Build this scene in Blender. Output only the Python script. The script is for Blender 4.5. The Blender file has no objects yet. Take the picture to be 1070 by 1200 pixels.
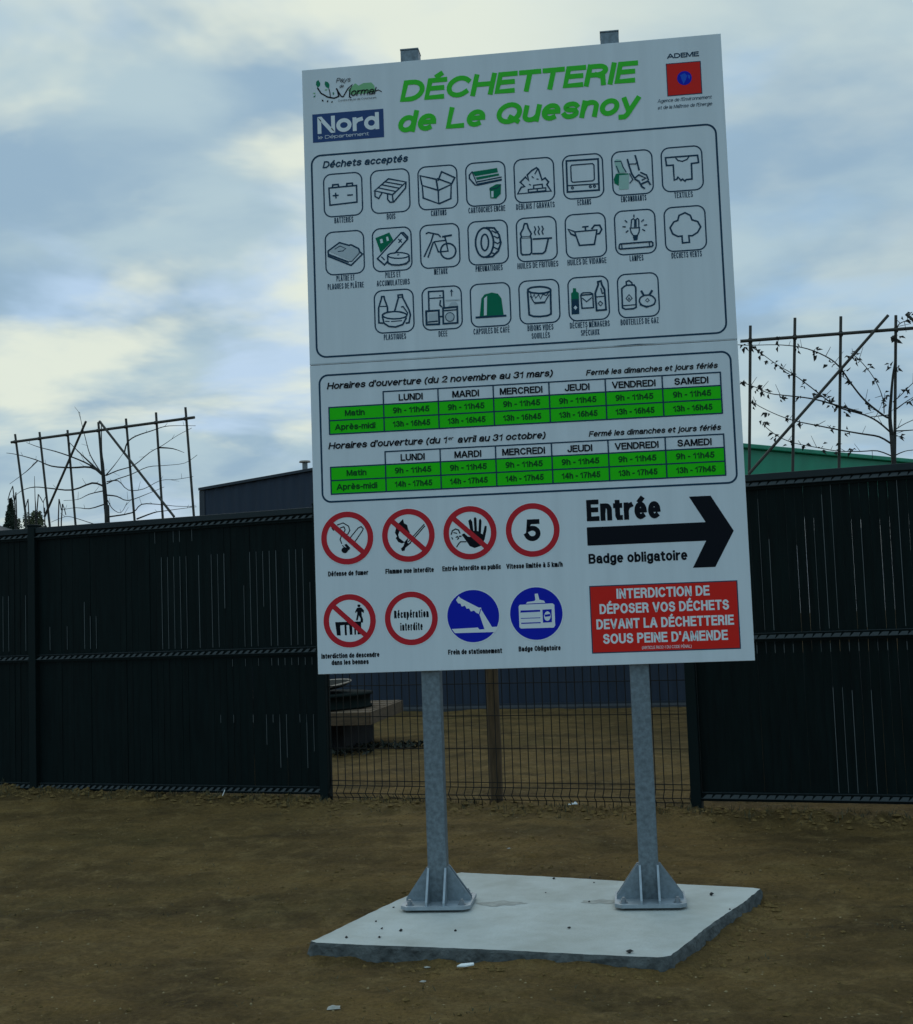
import bpy, bmesh, math, random
import numpy as np
from mathutils import Vector, Matrix
from mathutils.geometry import tessellate_polygon

random.seed(7)
SC = bpy.context.scene
COL = SC.collection
rad = math.radians

# ------------------------------------------------------------------ camera
cam = bpy.data.cameras.new("camera")
cam.sensor_fit = 'VERTICAL'; cam.sensor_height = 36.0
cam.lens = 1542.91 / 1200.0 * 36.0
cam.clip_start = 0.05; cam.clip_end = 3000
cam_o = bpy.data.objects.new("camera", cam); COL.objects.link(cam_o)
Rc = ((0.991724, 0.045927, 0.119894), (0.123261, -0.079296, -0.989201), (-0.035924, 0.995793, -0.084301))
CAM = Vector((0.42366, -6.23835, 1.29828))
cam_o.matrix_world = Matrix.Translation(CAM) @ Matrix(Rc).to_4x4()
SC.camera = cam_o

# ------------------------------------------------------------------ sky
SUN_EL, SUN_AZ = 24.0, -16.0          # behind the sign, a little to its left (azimuth from +Y, positive to +X)
w = bpy.data.worlds.new("World"); SC.world = w; w.use_nodes = True
nt = w.node_tree; nt.nodes.clear()
def WN(t, **k):
    n = nt.nodes.new(t)
    for a, b in k.items(): setattr(n, a, b)
    return n
def WL(a, b): nt.links.new(a, b)
def wmath(op, a, b=None, c=None, clamp=False):
    n = WN('ShaderNodeMath', operation=op, use_clamp=clamp)
    for i, v in enumerate((a, b, c)):
        if v is None: continue
        if isinstance(v, (int, float)): n.inputs[i].default_value = v
        else: WL(v, n.inputs[i])
    return n.outputs[0]
def wmix(f, a, b, mode='MIX'):
    n = WN('ShaderNodeMix', data_type='RGBA', blend_type=mode)
    if isinstance(f, (int, float)): n.inputs[0].default_value = f
    else: WL(f, n.inputs[0])
    for i, v in ((6, a), (7, b)):
        if isinstance(v, tuple): n.inputs[i].default_value = v + (1,)
        else: WL(v, n.inputs[i])
    return n.outputs[2]
SKX, SKY_ = 55.1, 23.7
tc = WN('ShaderNodeTexCoord')
sep = WN('ShaderNodeSeparateXYZ'); WL(tc.outputs['Generated'], sep.inputs[0])
zc = wmath('MAXIMUM', sep.outputs[2], 0.0)
den = wmath('ADD', zc, 0.16)
comb = WN('ShaderNodeCombineXYZ')
WL(wmath('DIVIDE', sep.outputs[0], den), comb.inputs[0])
WL(wmath('DIVIDE', sep.outputs[1], den), comb.inputs[1])
def noise(scale, detail, rough, off, dist=0.0):
    mp = WN('ShaderNodeMapping'); mp.inputs['Location'].default_value = off
    mp.inputs['Rotation'].default_value = (0, 0, 0.35)
    WL(comb.outputs[0], mp.inputs[0])
    n = WN('ShaderNodeTexNoise'); n.inputs['Scale'].default_value = scale
    n.inputs['Detail'].default_value = detail; n.inputs['Roughness'].default_value = rough
    n.inputs['Distortion'].default_value = dist
    WL(mp.outputs[0], n.inputs['Vector']); return n.outputs[0]
def smooth(v, lo, hi):
    n = WN('ShaderNodeMapRange', interpolation_type='SMOOTHSTEP')
    if lo > hi: n.inputs['To Min'].default_value = 1.0; n.inputs['To Max'].default_value = 0.0; lo, hi = hi, lo
    n.inputs['From Min'].default_value = lo; n.inputs['From Max'].default_value = hi
    WL(v, n.inputs['Value']); return n.outputs[0]
sky = WN('ShaderNodeTexSky', sky_type='NISHITA', sun_disc=False)
sky.sun_elevation = rad(SUN_EL); sky.sun_rotation = rad(SUN_AZ)
sky.air_density = 1.0; sky.dust_density = 1.5
nA = noise(1.5, 5, 0.52, (25.7, 55.1, 0), 0.25)     # big cloud masses
nB = noise(2.6, 5, 0.5, (23.7, 58.1, 2), 0.3)       # grey undersides
nC = noise(1.9, 5, 0.52, (SKX, SKY_, 5), 0.2)       # bright openings
sd = Vector((math.sin(rad(SUN_AZ)) * math.cos(rad(SUN_EL)), math.cos(rad(SUN_AZ)) * math.cos(rad(SUN_EL)), math.sin(rad(SUN_EL))))
dp = WN('ShaderNodeVectorMath', operation='DOT_PRODUCT'); WL(tc.outputs['Generated'], dp.inputs[0]); dp.inputs[1].default_value = sd
near_sun = smooth(dp.outputs['Value'], 0.93, 1.0)
blue = wmix(0.08, (2.7, 4.8, 7.2), sky.outputs[0])
grey = wmix(smooth(nB, 0.35, 0.66), (3.05, 4.5, 5.8), (4.5, 5.9, 6.55))
c1 = wmix(smooth(nA, 0.36, 0.52), blue, grey)
bright = wmath('MULTIPLY', smooth(wmath('ADD', nC, wmath('MULTIPLY', near_sun, 0.09)), 0.51, 0.69), 0.95)
bright = wmath('MULTIPLY', bright, wmath('ADD', 0.3, wmath('MULTIPLY', 0.7, smooth(sep.outputs[0], 0.14, -0.10))))
c2 = wmix(bright, c1, (7.7, 8.3, 7.2))
low = wmath('SUBTRACT', 1.0, smooth(sep.outputs[2], 0.0, 0.16))
c3 = wmix(wmath('MULTIPLY', low, 0.25), c2, (5.6, 6.0, 5.8))
bg = WN('ShaderNodeBackground'); bg.inputs['Strength'].default_value = 0.1
behind = smooth(sep.outputs[1], 0.15, -0.75)           # clearer, bluer sky on the camera's side
c4 = wmix(wmath('MULTIPLY', behind, 0.85), c3, (3.15, 5.3, 6.9))
up = wmath('ADD', 1.0, wmath('MULTIPLY', 0.45, smooth(sep.outputs[2], 0.40, 0.95)))   # overcast: brighter overhead
vm = WN('ShaderNodeVectorMath', operation='SCALE'); WL(c4, vm.inputs[0]); WL(up, vm.inputs['Scale'])
WL(vm.outputs[0], bg.inputs['Color'])
wo = WN('ShaderNodeOutputWorld'); WL(bg.outputs[0], wo.inputs[0])

# ------------------------------------------------------------------ sun (veiled by cloud)
sl = bpy.data.lights.new("sun", 'SUN'); sl.energy = 0.5; sl.angle = rad(40); sl.color = (1.0, 0.95, 0.86)
so = bpy.data.objects.new("sun", sl); COL.objects.link(so)
so.rotation_euler = sd.to_track_quat('Z', 'Y').to_euler(); so.location = (-8, 20, 20)

# ------------------------------------------------------------------ exposure
SC.view_settings.view_transform = 'Standard'; SC.view_settings.look = 'None'
SC.view_settings.exposure = 0.0; SC.view_settings.gamma = 1.0

# ------------------------------------------------------------------ materials
def mat(name, col, rough=0.6, metal=0.0, var=0.0, vscale=8.0, bump=0.0, bscale=60.0, col2=None, stretch=(1, 1, 1), spec=0.5, detail=5):
    m = bpy.data.materials.new(name); m.use_nodes = True
    t = m.node_tree; b = t.nodes['Principled BSDF']
    b.inputs['Base Color'].default_value = tuple(col) + (1,)
    b.inputs['Roughness'].default_value = rough; b.inputs['Metallic'].default_value = metal
    b.inputs['Specular IOR Level'].default_value = spec
    if var or bump:
        g = t.nodes.new('ShaderNodeTexCoord'); mp = t.nodes.new('ShaderNodeMapping')
        mp.inputs['Scale'].default_value = stretch
        t.links.new(g.outputs['Object'], mp.inputs[0])
    if var:
        n = t.nodes.new('ShaderNodeTexNoise'); n.inputs['Scale'].default_value = vscale; n.inputs['Detail'].default_value = detail
        n.inputs['Roughness'].default_value = 0.6
        t.links.new(mp.outputs[0], n.inputs['Vector'])
        r = t.nodes.new('ShaderNodeMapRange'); r.inputs['From Min'].default_value = 0.33; r.inputs['From Max'].default_value = 0.67
        t.links.new(n.outputs[0], r.inputs[0])
        x = t.nodes.new('ShaderNodeMix'); x.data_type = 'RGBA'
        c2_ = col2 if col2 else tuple(c * (1 - var) for c in col)
        x.inputs[6].default_value = tuple(col) + (1,); x.inputs[7].default_value = tuple(c2_) + (1,)
        t.links.new(r.outputs[0], x.inputs[0]); t.links.new(x.outputs[2], b.inputs['Base Color'])
    if bump:
        n2 = t.nodes.new('ShaderNodeTexNoise'); n2.inputs['Scale'].default_value = bscale; n2.inputs['Detail'].default_value = 6
        t.links.new(mp.outputs[0], n2.inputs['Vector'])
        bp = t.nodes.new('ShaderNodeBump'); bp.inputs['Strength'].default_value = bump; bp.inputs['Distance'].default_value = 0.02
        t.links.new(n2.outputs[0], bp.inputs['Height']); t.links.new(bp.outputs[0], b.inputs['Normal'])
    return m

def earth_mat(name, a, b_, c):
    m = bpy.data.materials.new(name); m.use_nodes = True; t = m.node_tree; bs = t.nodes['Principled BSDF']
    bs.inputs['Roughness'].default_value = 0.95; bs.inputs['Specular IOR Level'].default_value = 0.15
    g = t.nodes.new('ShaderNodeTexCoord')
    def nz(scale, det, st=(1, 1, 1), rough=0.62):
        mp = t.nodes.new('ShaderNodeMapping'); mp.inputs['Scale'].default_value = st
        t.links.new(g.outputs['Object'], mp.inputs[0])
        n = t.nodes.new('ShaderNodeTexNoise'); n.inputs['Scale'].default_value = scale; n.inputs['Detail'].default_value = det
        n.inputs['Roughness'].default_value = rough
        t.links.new(mp.outputs[0], n.inputs['Vector']); return n.outputs[0]
    def mr(v, lo, hi, o0=0.0, o1=1.0):
        r = t.nodes.new('ShaderNodeMapRange'); r.inputs[1].default_value = lo; r.inputs[2].default_value = hi
        r.inputs[3].default_value = o0; r.inputs[4].default_value = o1
        t.links.new(v, r.inputs[0]); return r.outputs[0]
    def mx(f, p, q, mode='MIX'):
        x = t.nodes.new('ShaderNodeMix'); x.data_type = 'RGBA'; x.blend_type = mode
        if isinstance(f, float): x.inputs[0].default_value = f
        else: t.links.new(f, x.inputs[0])
        for i, v in ((6, p), (7, q)):
            if isinstance(v, tuple): x.inputs[i].default_value = v + (1,)
            else: t.links.new(v, x.inputs[i])
        return x.outputs[2]
    k = mx(mr(nz(1.3, 6, (0.7, 1.3, 1)), .38, .64), a, b_)
    k = mx(mr(nz(6.0, 7), .50, .70, 0, .75), k, c)
    k = mx(mr(nz(0.8, 4, (1, 1, 1)), .52, .7, 0, .5), k, (b_[0] * .8, b_[1] * 1.0, b_[2] * .9))
    k = mx(mr(nz(2.6, 8, (.8, 1.15, 1), .70), .50, .64, 0.0, .55), k, mx(1.0, k, (0.50, 0.52, 0.55), 'MULTIPLY'))
    k = mx(mr(nz(45, 5), .34, .66, 0.0, .6), k, mx(1.0, k, (0.42, 0.42, 0.42), 'MULTIPLY'))
    k = mx(mr(nz(130, 3), .62, .78, 0.0, .5), k, (a[0] * 2.0, a[1] * 2.0, a[2] * 2.0))
    t.links.new(k, bs.inputs['Base Color'])
    add = t.nodes.new('ShaderNodeMath'); add.operation = 'ADD'
    t.links.new(nz(28, 8), add.inputs[0]); t.links.new(nz(110, 6), add.inputs[1])
    bp = t.nodes.new('ShaderNodeBump'); bp.inputs['Strength'].default_value = 1.0; bp.inputs['Distance'].default_value = 0.05
    t.links.new(add.outputs[0], bp.inputs['Height']); t.links.new(bp.outputs[0], bs.inputs['Normal'])
    return m

M = {}
M['earth'] = earth_mat('brown_earth', (.355, .213, .070), (.170, .105, .038), (.44, .285, .11))
M['clod_pale'] = mat('dry_earth_crumb', (.36, .26, .13), .95, var=.4, vscale=40, spec=.1)
M['clod'] = mat('earth_clod', (.22, .138, .05), .95, var=.5, vscale=30, bump=.5, bscale=120, spec=.1)
M['asphalt'] = mat('asphalt', (.055, .058, .062), .9, var=.25, vscale=3, bump=.2, bscale=200)
M['panel'] = mat('white_panel', (.75, .77, .78), .4, var=.08, vscale=2.5, stretch=(5, 5, .35), spec=.3)
M['panel_edge'] = mat('panel_edge', (.62, .64, .65), .4)
M['galv'] = mat('galvanised_steel', (.215, .25, .27), .5, .35, var=.4, vscale=48, bump=.04, bscale=60, detail=3)
M['galv_base_lit_edge'] = mat('pale_galvanised_steel_lit_edge', (.36, .40, .43), .5, .3, var=.25, vscale=22, bump=.04, bscale=60, detail=3)  # base plate steel; on gusset edges the paler tone stands in for light
M['galv_plate'] = mat('galvanised_plate', (.27, .31, .335), .5, .3, var=.3, vscale=40)
M['bolt'] = mat('bolt_steel', (.26, .28, .3), .45, .6)
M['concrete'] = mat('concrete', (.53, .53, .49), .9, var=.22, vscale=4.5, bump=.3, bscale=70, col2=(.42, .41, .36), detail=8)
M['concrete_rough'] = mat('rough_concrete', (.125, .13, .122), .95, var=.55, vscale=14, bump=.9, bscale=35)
M['stain'] = mat('earth_stain', (.43, .41, .36), .95, var=.3, vscale=20, bump=.2)
M['slat'] = mat('dark_slat', (.0042, .0105, .0100), .6, var=.45, vscale=5, stretch=(6, 6, .6), spec=.10)
M['fpost'] = mat('dark_fence_post', (.0042, .0100, .0098), .55, spec=.12)
M['frail'] = mat('dark_fence_rail', (.019, .027, .029), .5, spec=.2)
M['fwire'] = mat('fold_wire', (.036, .044, .045), .5, spec=.2)
M['lit_slit_wire'] = mat('lit_slit_wire', (.12, .135, .135), .5, .2, spec=.3)  # pale tone paints the light showing in slits between slats
M['mesh'] = mat('mesh_wire', (.016, .014, .011), .6, spec=.15)
M['timber'] = mat('old_timber', (.125, .074, .032), .9, var=.5, vscale=9, bump=.4, bscale=40, stretch=(6, 6, .8))
M['deck'] = mat('weathered_board', (.16, .098, .052), .9, var=.4, vscale=8, bump=.4, bscale=40, stretch=(1, 1, 5))
M['plinth'] = mat('dark_plinth', (.03, .026, .026), .9, var=.4, vscale=7, bump=.4)
M['tub'] = mat('dark_tub', (.006, .011, .009), .8, var=.3, vscale=6, spec=.1)
M['rim'] = mat('pale_rim', (.36, .27, .2), .6, var=.3, vscale=15)
M['cladding'] = mat('blue_grey_cladding', (.036, .046, .066), .6, var=.15, vscale=2, stretch=(4, 4, .5), spec=.2)
M['roof_edge'] = mat('dark_roof_edge', (.022, .027, .036), .5)
M['green_steel'] = mat('green_steel', (.0, .26, .135), .55, var=.22, vscale=4, stretch=(1, 1, .5))
M['green_pale'] = mat('faded_green_steel', (.07, .27, .18), .7, var=.4, vscale=9)
M['bamboo'] = mat('dark_cane', (.055, .048, .036), .7, var=.4, vscale=10)
M['bark'] = mat('dark_bark', (.032, .028, .022), .9, var=.4, vscale=25, bump=.4)
M['leaf'] = mat('dead_leaf', (.03, .026, .018), .85, var=.4, vscale=30)
M['needle'] = mat('conifer_needles', (.03, .045, .025), .9, var=.4, vscale=3)
M['olive'] = mat('olive_leaves', (.10, .11, .05), .9, var=.5, vscale=3)
M['slate'] = mat('slate_roof', (.055, .052, .055), .8, var=.3, vscale=4)
M['render'] = mat('pale_render', (.42, .42, .4), .9, var=.15, vscale=2)
M['glass'] = mat('window_glass', (.03, .035, .04), .15)
M['pipe'] = mat('flue_pipe', (.2, .2, .19), .5, .4)
M['dry_grass'] = mat('dry_grass', (.085, .075, .035), .95, var=.5, vscale=12)
M['stone'] = mat('dark_pebble', (.035, .032, .03), .95, var=.4, vscale=40)
M['pale_stone'] = mat('pale_stone', (.40, .38, .33), .9, var=.3, vscale=30)
M['paper'] = mat('white_scrap', (.78, .78, .75), .8)
# print colours
def ink(n, c): M[n] = mat(n, c, .45, spec=.12)
ink('ink_navy', (.012, .048, .088)); ink('ink_black', (.003, .004, .008)); ink('ink_title_green', (.055, .56, .035))
ink('ink_time_green', (.022, .60, .004)); ink('ink_dark_green', (.004, .09, .012)); ink('ink_icon_green', (.0, .17, .085))
ink('ink_red', (.56, .022, .032)); ink('ink_bright_red', (.74, .022, .014)); ink('ink_blue', (.006, .016, .42))
ink('ink_logo_blue', (.035, .075, .20)); ink('ink_white', (.80, .81, .80)); ink('ink_pale_green', (.24, .50, .24))
ink('ink_faint', (.5, .54, .56)); ink('ink_globe', (.02, .10, .55)); ink('ink_mint', (.38, .56, .48)); ink('ink_leaf_green', (.01, .2, .1))

# ------------------------------------------------------------------ helpers
class MB:
    """collects shapes; build() links them as ONE mesh object"""
    def __init__(s): s.v = []; s.f = []; s.m = []; s.mats = []; s.sm = []
    def mi(s, m):
        if m not in s.mats: s.mats.append(m)
        return s.mats.index(m)
    def add(s, vs, fs, m, smooth=False):
        o = len(s.v); k = s.mi(m)
        s.v.extend([tuple(p) for p in vs])
        for f in fs: s.f.append([i + o for i in f]); s.m.append(k); s.sm.append(smooth)
    def hexa(s, p, m):      # 8 corners: bottom 4 ccw, top 4 ccw
        s.add(p, [(3, 2, 1, 0), (4, 5, 6, 7), (0, 1, 5, 4), (1, 2, 6, 5), (2, 3, 7, 6), (3, 0, 4, 7)], m)
    def box(s, lo, hi, m, fn=None):
        x0, y0, z0 = lo; x1, y1, z1 = hi
        p = [(x0, y0, z0), (x1, y0, z0), (x1, y1, z0), (x0, y1, z0), (x0, y0, z1), (x1, y0, z1), (x1, y1, z1), (x0, y1, z1)]
        if fn: p = [fn(*q) for q in p]
        s.hexa(p, m)
    def prism(s, pts, h, m, side=None):       # pts 3D polygon, h extrusion vector
        n = len(pts); h = Vector(h); a = [Vector(q) for q in pts]; b = [q + h for q in a]
        tri = tessellate_polygon([a])
        s.add(a + b, [tuple(t) for t in tri] + [tuple(i + n for i in reversed(t)) for t in tri], m)
        s.add(a + b, [(i, (i + 1) % n, n + (i + 1) % n, n + i) for i in range(n)], side or m)
    def tube(s, pts, radii, m, n=8, cap=True, smooth=True):
        pts = [Vector(p) for p in pts]
        if isinstance(radii, (int, float)): radii = [radii] * len(pts)
        vs = []; fs = []; ref = None
        for i, p in enumerate(pts):
            d = (pts[min(i + 1, len(pts) - 1)] - pts[max(i - 1, 0)])
            if d.length < 1e-9: d = Vector((0, 0, 1))
            d.normalize()
            if ref is None:
                ref = d.orthogonal().normalized()
            ref = (ref - d * ref.dot(d))
            ref = ref.normalized() if ref.length > 1e-6 else d.orthogonal().normalized()
            q = d.cross(ref)
            for k in range(n):
                a = 2 * math.pi * k / n
                vs.append(p + (ref * math.cos(a) + q * math.sin(a)) * radii[i])
        for i in range(len(pts) - 1):
            for k in range(n):
                fs.append((i * n + k, i * n + (k + 1) % n, (i + 1) * n + (k + 1) % n, (i + 1) * n + k))
        s.add(vs, fs, m, smooth)
        if cap:
            s.add(vs[:n], [tuple(range(n - 1, -1, -1))], m); s.add(vs[-n:], [tuple(range(n))], m)
    def build(s, name, parent=None, loc=None, bevel=0.0):
        me = bpy.data.meshes.new(name)
        org = ORG.get(parent, Vector()) if parent else (Vector(loc) if loc is not None else Vector())
        me.from_pydata([tuple(Vector(p) - org) for p in s.v], [], s.f)
        for m in s.mats: me.materials.append(M[m])
        me.polygons.foreach_set('material_index', s.m); me.polygons.foreach_set('use_smooth', s.sm)
        me.update()
        o = bpy.data.objects.new(name, me); COL.objects.link(o)
        if parent: o.parent = parent
        else: o.location = org
        ORG[o] = org
        if bevel:
            b = o.modifiers.new('bevel', 'BEVEL'); b.width = bevel; b.segments = 2; b.limit_method = 'ANGLE'
        return o
ORG = {}
def thing(name, loc, label, cat, group=None):
    o = bpy.data.objects.new(name, None); COL.objects.link(o); o.location = loc; o.empty_display_size = .2
    ORG[o] = Vector(loc); tag(o, label, cat, group); return o
def tag(o, label, cat, group=None):
    o['label'] = label; o['category'] = cat
    if group: o['group'] = group
    return o
def struct(o): o['kind'] = 'structure'; return o
def copy_tree(o, parent=None):
    c = o.copy(); COL.objects.link(c); ORG[c] = ORG[o]
    if parent: c.parent = parent
    for ch in list(o.children): copy_tree(ch, c)
    return c

def vnoise(x, y, seed=0):
    xi = np.floor(x).astype(np.int64); yi = np.floor(y).astype(np.int64); fx = x - xi; fy_ = y - yi
    fx = fx * fx * (3 - 2 * fx); fy_ = fy_ * fy_ * (3 - 2 * fy_)
    def h(a, b):
        n = (a * 374761393 + b * 668265263 + seed * 974711) & 0xffffffff
        n = ((n ^ (n >> 13)) * 1274126177) & 0xffffffff
        return ((n ^ (n >> 16)) & 0xffff) / 65535.0
    return (h(xi, yi) * (1 - fx) + h(xi + 1, yi) * fx) * (1 - fy_) + (h(xi, yi + 1) * (1 - fx) + h(xi + 1, yi + 1) * fx) * fy_

# ------------------------------------------------------------------ fence frame
FY = -0.2595; FD = 3.0149
FU = Vector((math.cos(FY), math.sin(FY), 0)); FN = Vector((math.sin(FY), -math.cos(FY), 0))
def F(t, off, z):                 # along the fence line, towards the camera, up
    p = FU * t + FN * off
    return (p.x, p.y + FD, z)
SLAB_Z = -0.03
SLAB = [(-.956, -.626), (.541, -.913), (1.038, .386), (-.503, .901)]
"""ground height"""
def gbase(x, y):
    t = x * FU.x + (y - FD) * FU.y; s = x * FN.x + (y - FD) * FN.y
    hf = np.clip(-0.005 - 0.0135 * t, -.05, .07)
    k = np.clip(s / 3.6, 0, 1); k = k * k * (3 - 2 * k)
    back = np.clip(-s / 1.5, 0, 1)
    h = hf * (1 - k) + -0.090 * k
    h = h * (1 - back) + -0.04 * back
    dx, dy = x - .03, y + .06
    return h
def ground_z(x, y):
    x = np.asarray(x, float); y = np.asarray(y, float)
    t = x * FU.x + (y - FD) * FU.y; s = x * FN.x + (y - FD) * FN.y
    h = gbase(x, y)
    near = np.clip(1 - np.abs(s - .12) / .45, 0, 1)
    rough = (vnoise(x * 1.7, y * 2.3, 1) - .5) * .034 + (vnoise(x * 5, y * 7, 2) - .5) * .024 + (vnoise(x * 15, y * 17, 3) - .5) * .015 + (vnoise(x * 37, y * 37, 4) - .5) * .007
    clod = np.maximum(vnoise(x * 9, y * 9, 5) - .5, 0) * .10 * near + near * .015 + np.maximum(vnoise(x * 22, y * 22, 15) - .55, 0) * .06 * near
    far = np.clip((np.hypot(x, y) - 14) / 10, 0, 1)
    return h + (rough + clod) * (1 - far)

# measured outlines (metres along each frame; millimetres on the sign)
LT_O = [-6.517, 11.0, 0.0]
LT_YAW = -22.0
LT_POLES = [[(-1.74, 4.246), (-1.545, 3.092)], [(-1.251, 4.226), (-1.069, 2.881)], [(-0.706, 4.199), (-0.572, 2.848)], [(-0.121, 4.249), (0.0, 2.838)], [(0.386, 4.244), (0.515, 2.83)], [(0.924, 4.27), (1.012, 2.824)], [(1.436, 4.283), (1.545, 2.819)]]
LT_DIAG = [[(-0.283, 4.272), (-1.096, 3.001)], [(-0.032, 4.245), (1.27, 2.833)]]
LT_RAIL = [(-1.783, 4.13), (1.609, 4.126)]
LT_BR = [[(0.012, 3.493), (-0.274, 3.634), (-0.627, 3.659), (-0.985, 3.712), (-1.268, 3.826), (-1.639, 3.935), (-1.869, 3.981)], [(-0.045, 3.513), (-0.235, 3.659), (-0.546, 3.789), (-0.902, 3.91), (-1.266, 4.013), (-1.512, 4.103)], [(-0.045, 3.527), (-0.273, 3.72), (-0.466, 3.883), (-0.66, 4.048)], [(-0.029, 3.354), (-0.201, 3.405), (-0.592, 3.342), (-1.03, 3.401), (-1.355, 3.448), (-1.582, 3.422), (-1.729, 3.344)], [(-0.03, 3.282), (-0.281, 3.259), (-0.516, 3.205), (-0.792, 3.212)], [(-0.014, 3.095), (-0.284, 3.058), (-0.557, 3.093), (-0.834, 3.084)], [(-0.019, 2.81), (-0.172, 2.835), (-0.598, 2.965), (-0.756, 2.968), (-0.996, 2.92)], [(0.031, 3.492), (0.185, 3.621), (0.377, 3.774)], [(0.377, 3.774), (0.425, 3.912), (0.605, 3.979), (0.9, 4.019), (1.119, 4.053), (1.334, 4.044), (1.616, 4.015)], [(0.039, 3.491), (0.222, 3.546), (0.523, 3.591), (0.821, 3.732), (1.077, 3.806), (1.331, 3.906), (1.58, 3.985)], [(0.048, 3.376), (0.219, 3.419), (0.52, 3.464), (0.817, 3.536), (1.107, 3.532), (1.428, 3.537), (1.624, 3.629)], [(0.048, 3.404), (0.238, 3.403), (0.442, 3.258), (0.737, 3.248), (1.031, 3.336), (1.282, 3.329), (1.565, 3.346)], [(0.057, 3.218), (0.215, 3.191), (0.402, 3.12), (0.736, 3.179), (1.065, 3.25)], [(0.051, 2.919), (0.51, 2.943), (0.696, 3.042), (0.987, 3.02), (1.273, 2.976), (1.555, 2.95)], [(0.986, 3.786), (1.22, 3.75), (1.432, 3.674)], [(-0.007, 3.495), (-0.121, 3.591), (-0.272, 3.807), (-0.327, 4.015), (-0.4, 4.314), (-0.41, 4.417)], [(0.063, 3.146), (0.155, 3.026), (0.324, 2.957), (0.438, 3.089)], [(-1.268, 3.811), (-1.517, 3.685), (-1.853, 3.534)], [(0.582, 2.854), (0.876, 2.917), (1.058, 2.931), (1.59, 2.947)]]
LT_TRUNK = [(0.049, 2.806), (0.03, 3.035), (0.012, 3.293), (-0.007, 3.495), (-0.016, 3.653), (-0.039, 3.842), (-0.036, 4.246)]
SHOOTS = [[(-1.363, 3.085), (-1.399, 3.211), (-1.436, 3.317)], [(-1.394, 3.183), (-1.532, 3.255)], [(-1.12, 2.973), (-1.183, 3.127), (-1.219, 3.245)], [(-0.97, 3.023), (-0.848, 3.169), (-0.773, 3.278)], [(-0.816, 2.831), (-0.832, 3.02), (-0.839, 3.196)], [(-0.559, 2.947), (-0.503, 3.037), (-0.466, 3.12)], [(-0.506, 2.877), (-0.418, 2.964)], [(-0.991, 2.843), (-0.999, 3.208), (-1.009, 3.548)]]
RT_O = [2.149, 5.0, 0.0]
RT_YAW = -4.0
RT_POLES = [[(-0.515, 3.74), (-0.592, 2.466)], [(-0.143, 3.778), (-0.236, 2.445)], [(0.232, 3.76), (0.14, 2.438)], [(0.675, 3.734), (0.588, 2.471)]]
RT_DIAG = [[(0.605, 3.725), (-0.595, 2.466)]]
RT_RAIL = [(-0.607, 3.606), (0.801, 3.608)]
RT_BR = [[(0.58, 2.861), (0.52, 2.901), (0.387, 3.028), (0.295, 3.153), (0.205, 3.301), (0.125, 3.389), (-0.013, 3.474), (-0.154, 3.527), (-0.326, 3.558), (-0.514, 3.57), (-0.63, 3.582)], [(0.573, 2.743), (0.474, 2.845), (0.366, 2.914), (0.172, 2.987), (0.05, 3.081), (-0.059, 3.178), (-0.196, 3.293), (-0.307, 3.369), (-0.446, 3.492), (-0.515, 3.55)], [(0.353, 2.927), (0.173, 2.991), (-0.037, 3.065), (-0.249, 3.109), (-0.392, 3.142), (-0.49, 3.201), (-0.625, 3.263)], [(0.574, 2.648), (0.48, 2.72), (0.342, 2.751), (0.161, 2.792), (-0.021, 2.84), (-0.19, 2.888), (-0.33, 2.95), (-0.47, 3.034), (-0.54, 3.092)], [(0.575, 2.545), (0.459, 2.603), (0.319, 2.605), (0.137, 2.616), (-0.032, 2.655), (-0.215, 2.704), (-0.34, 2.771), (-0.436, 2.86), (-0.455, 2.906)], [(0.527, 2.908), (0.527, 3.019), (0.492, 3.14), (0.429, 3.263), (0.351, 3.372), (0.291, 3.437)], [(0.582, 2.897), (0.491, 2.886), (0.406, 2.887)], [(0.602, 2.999), (0.669, 3.053), (0.772, 3.149), (0.961, 3.283)], [(0.605, 2.925), (0.663, 2.965), (0.75, 3.018), (0.95, 3.107)], [(0.602, 2.764), (0.653, 2.797), (0.753, 2.842), (1.077, 2.952)], [(0.595, 2.757), (0.747, 2.754), (1.065, 2.763)], [(0.589, 2.552), (0.653, 2.577), (0.737, 2.587), (1.054, 2.589)], [(0.667, 3.601), (0.691, 3.651), (0.735, 3.67), (0.805, 3.676), (0.985, 3.665)]]
RT_TRUNK = [(0.58, 2.472), (0.577, 2.692), (0.571, 2.869), (0.591, 3.044), (0.616, 3.22), (0.643, 3.366), (0.669, 3.646)]
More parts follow.
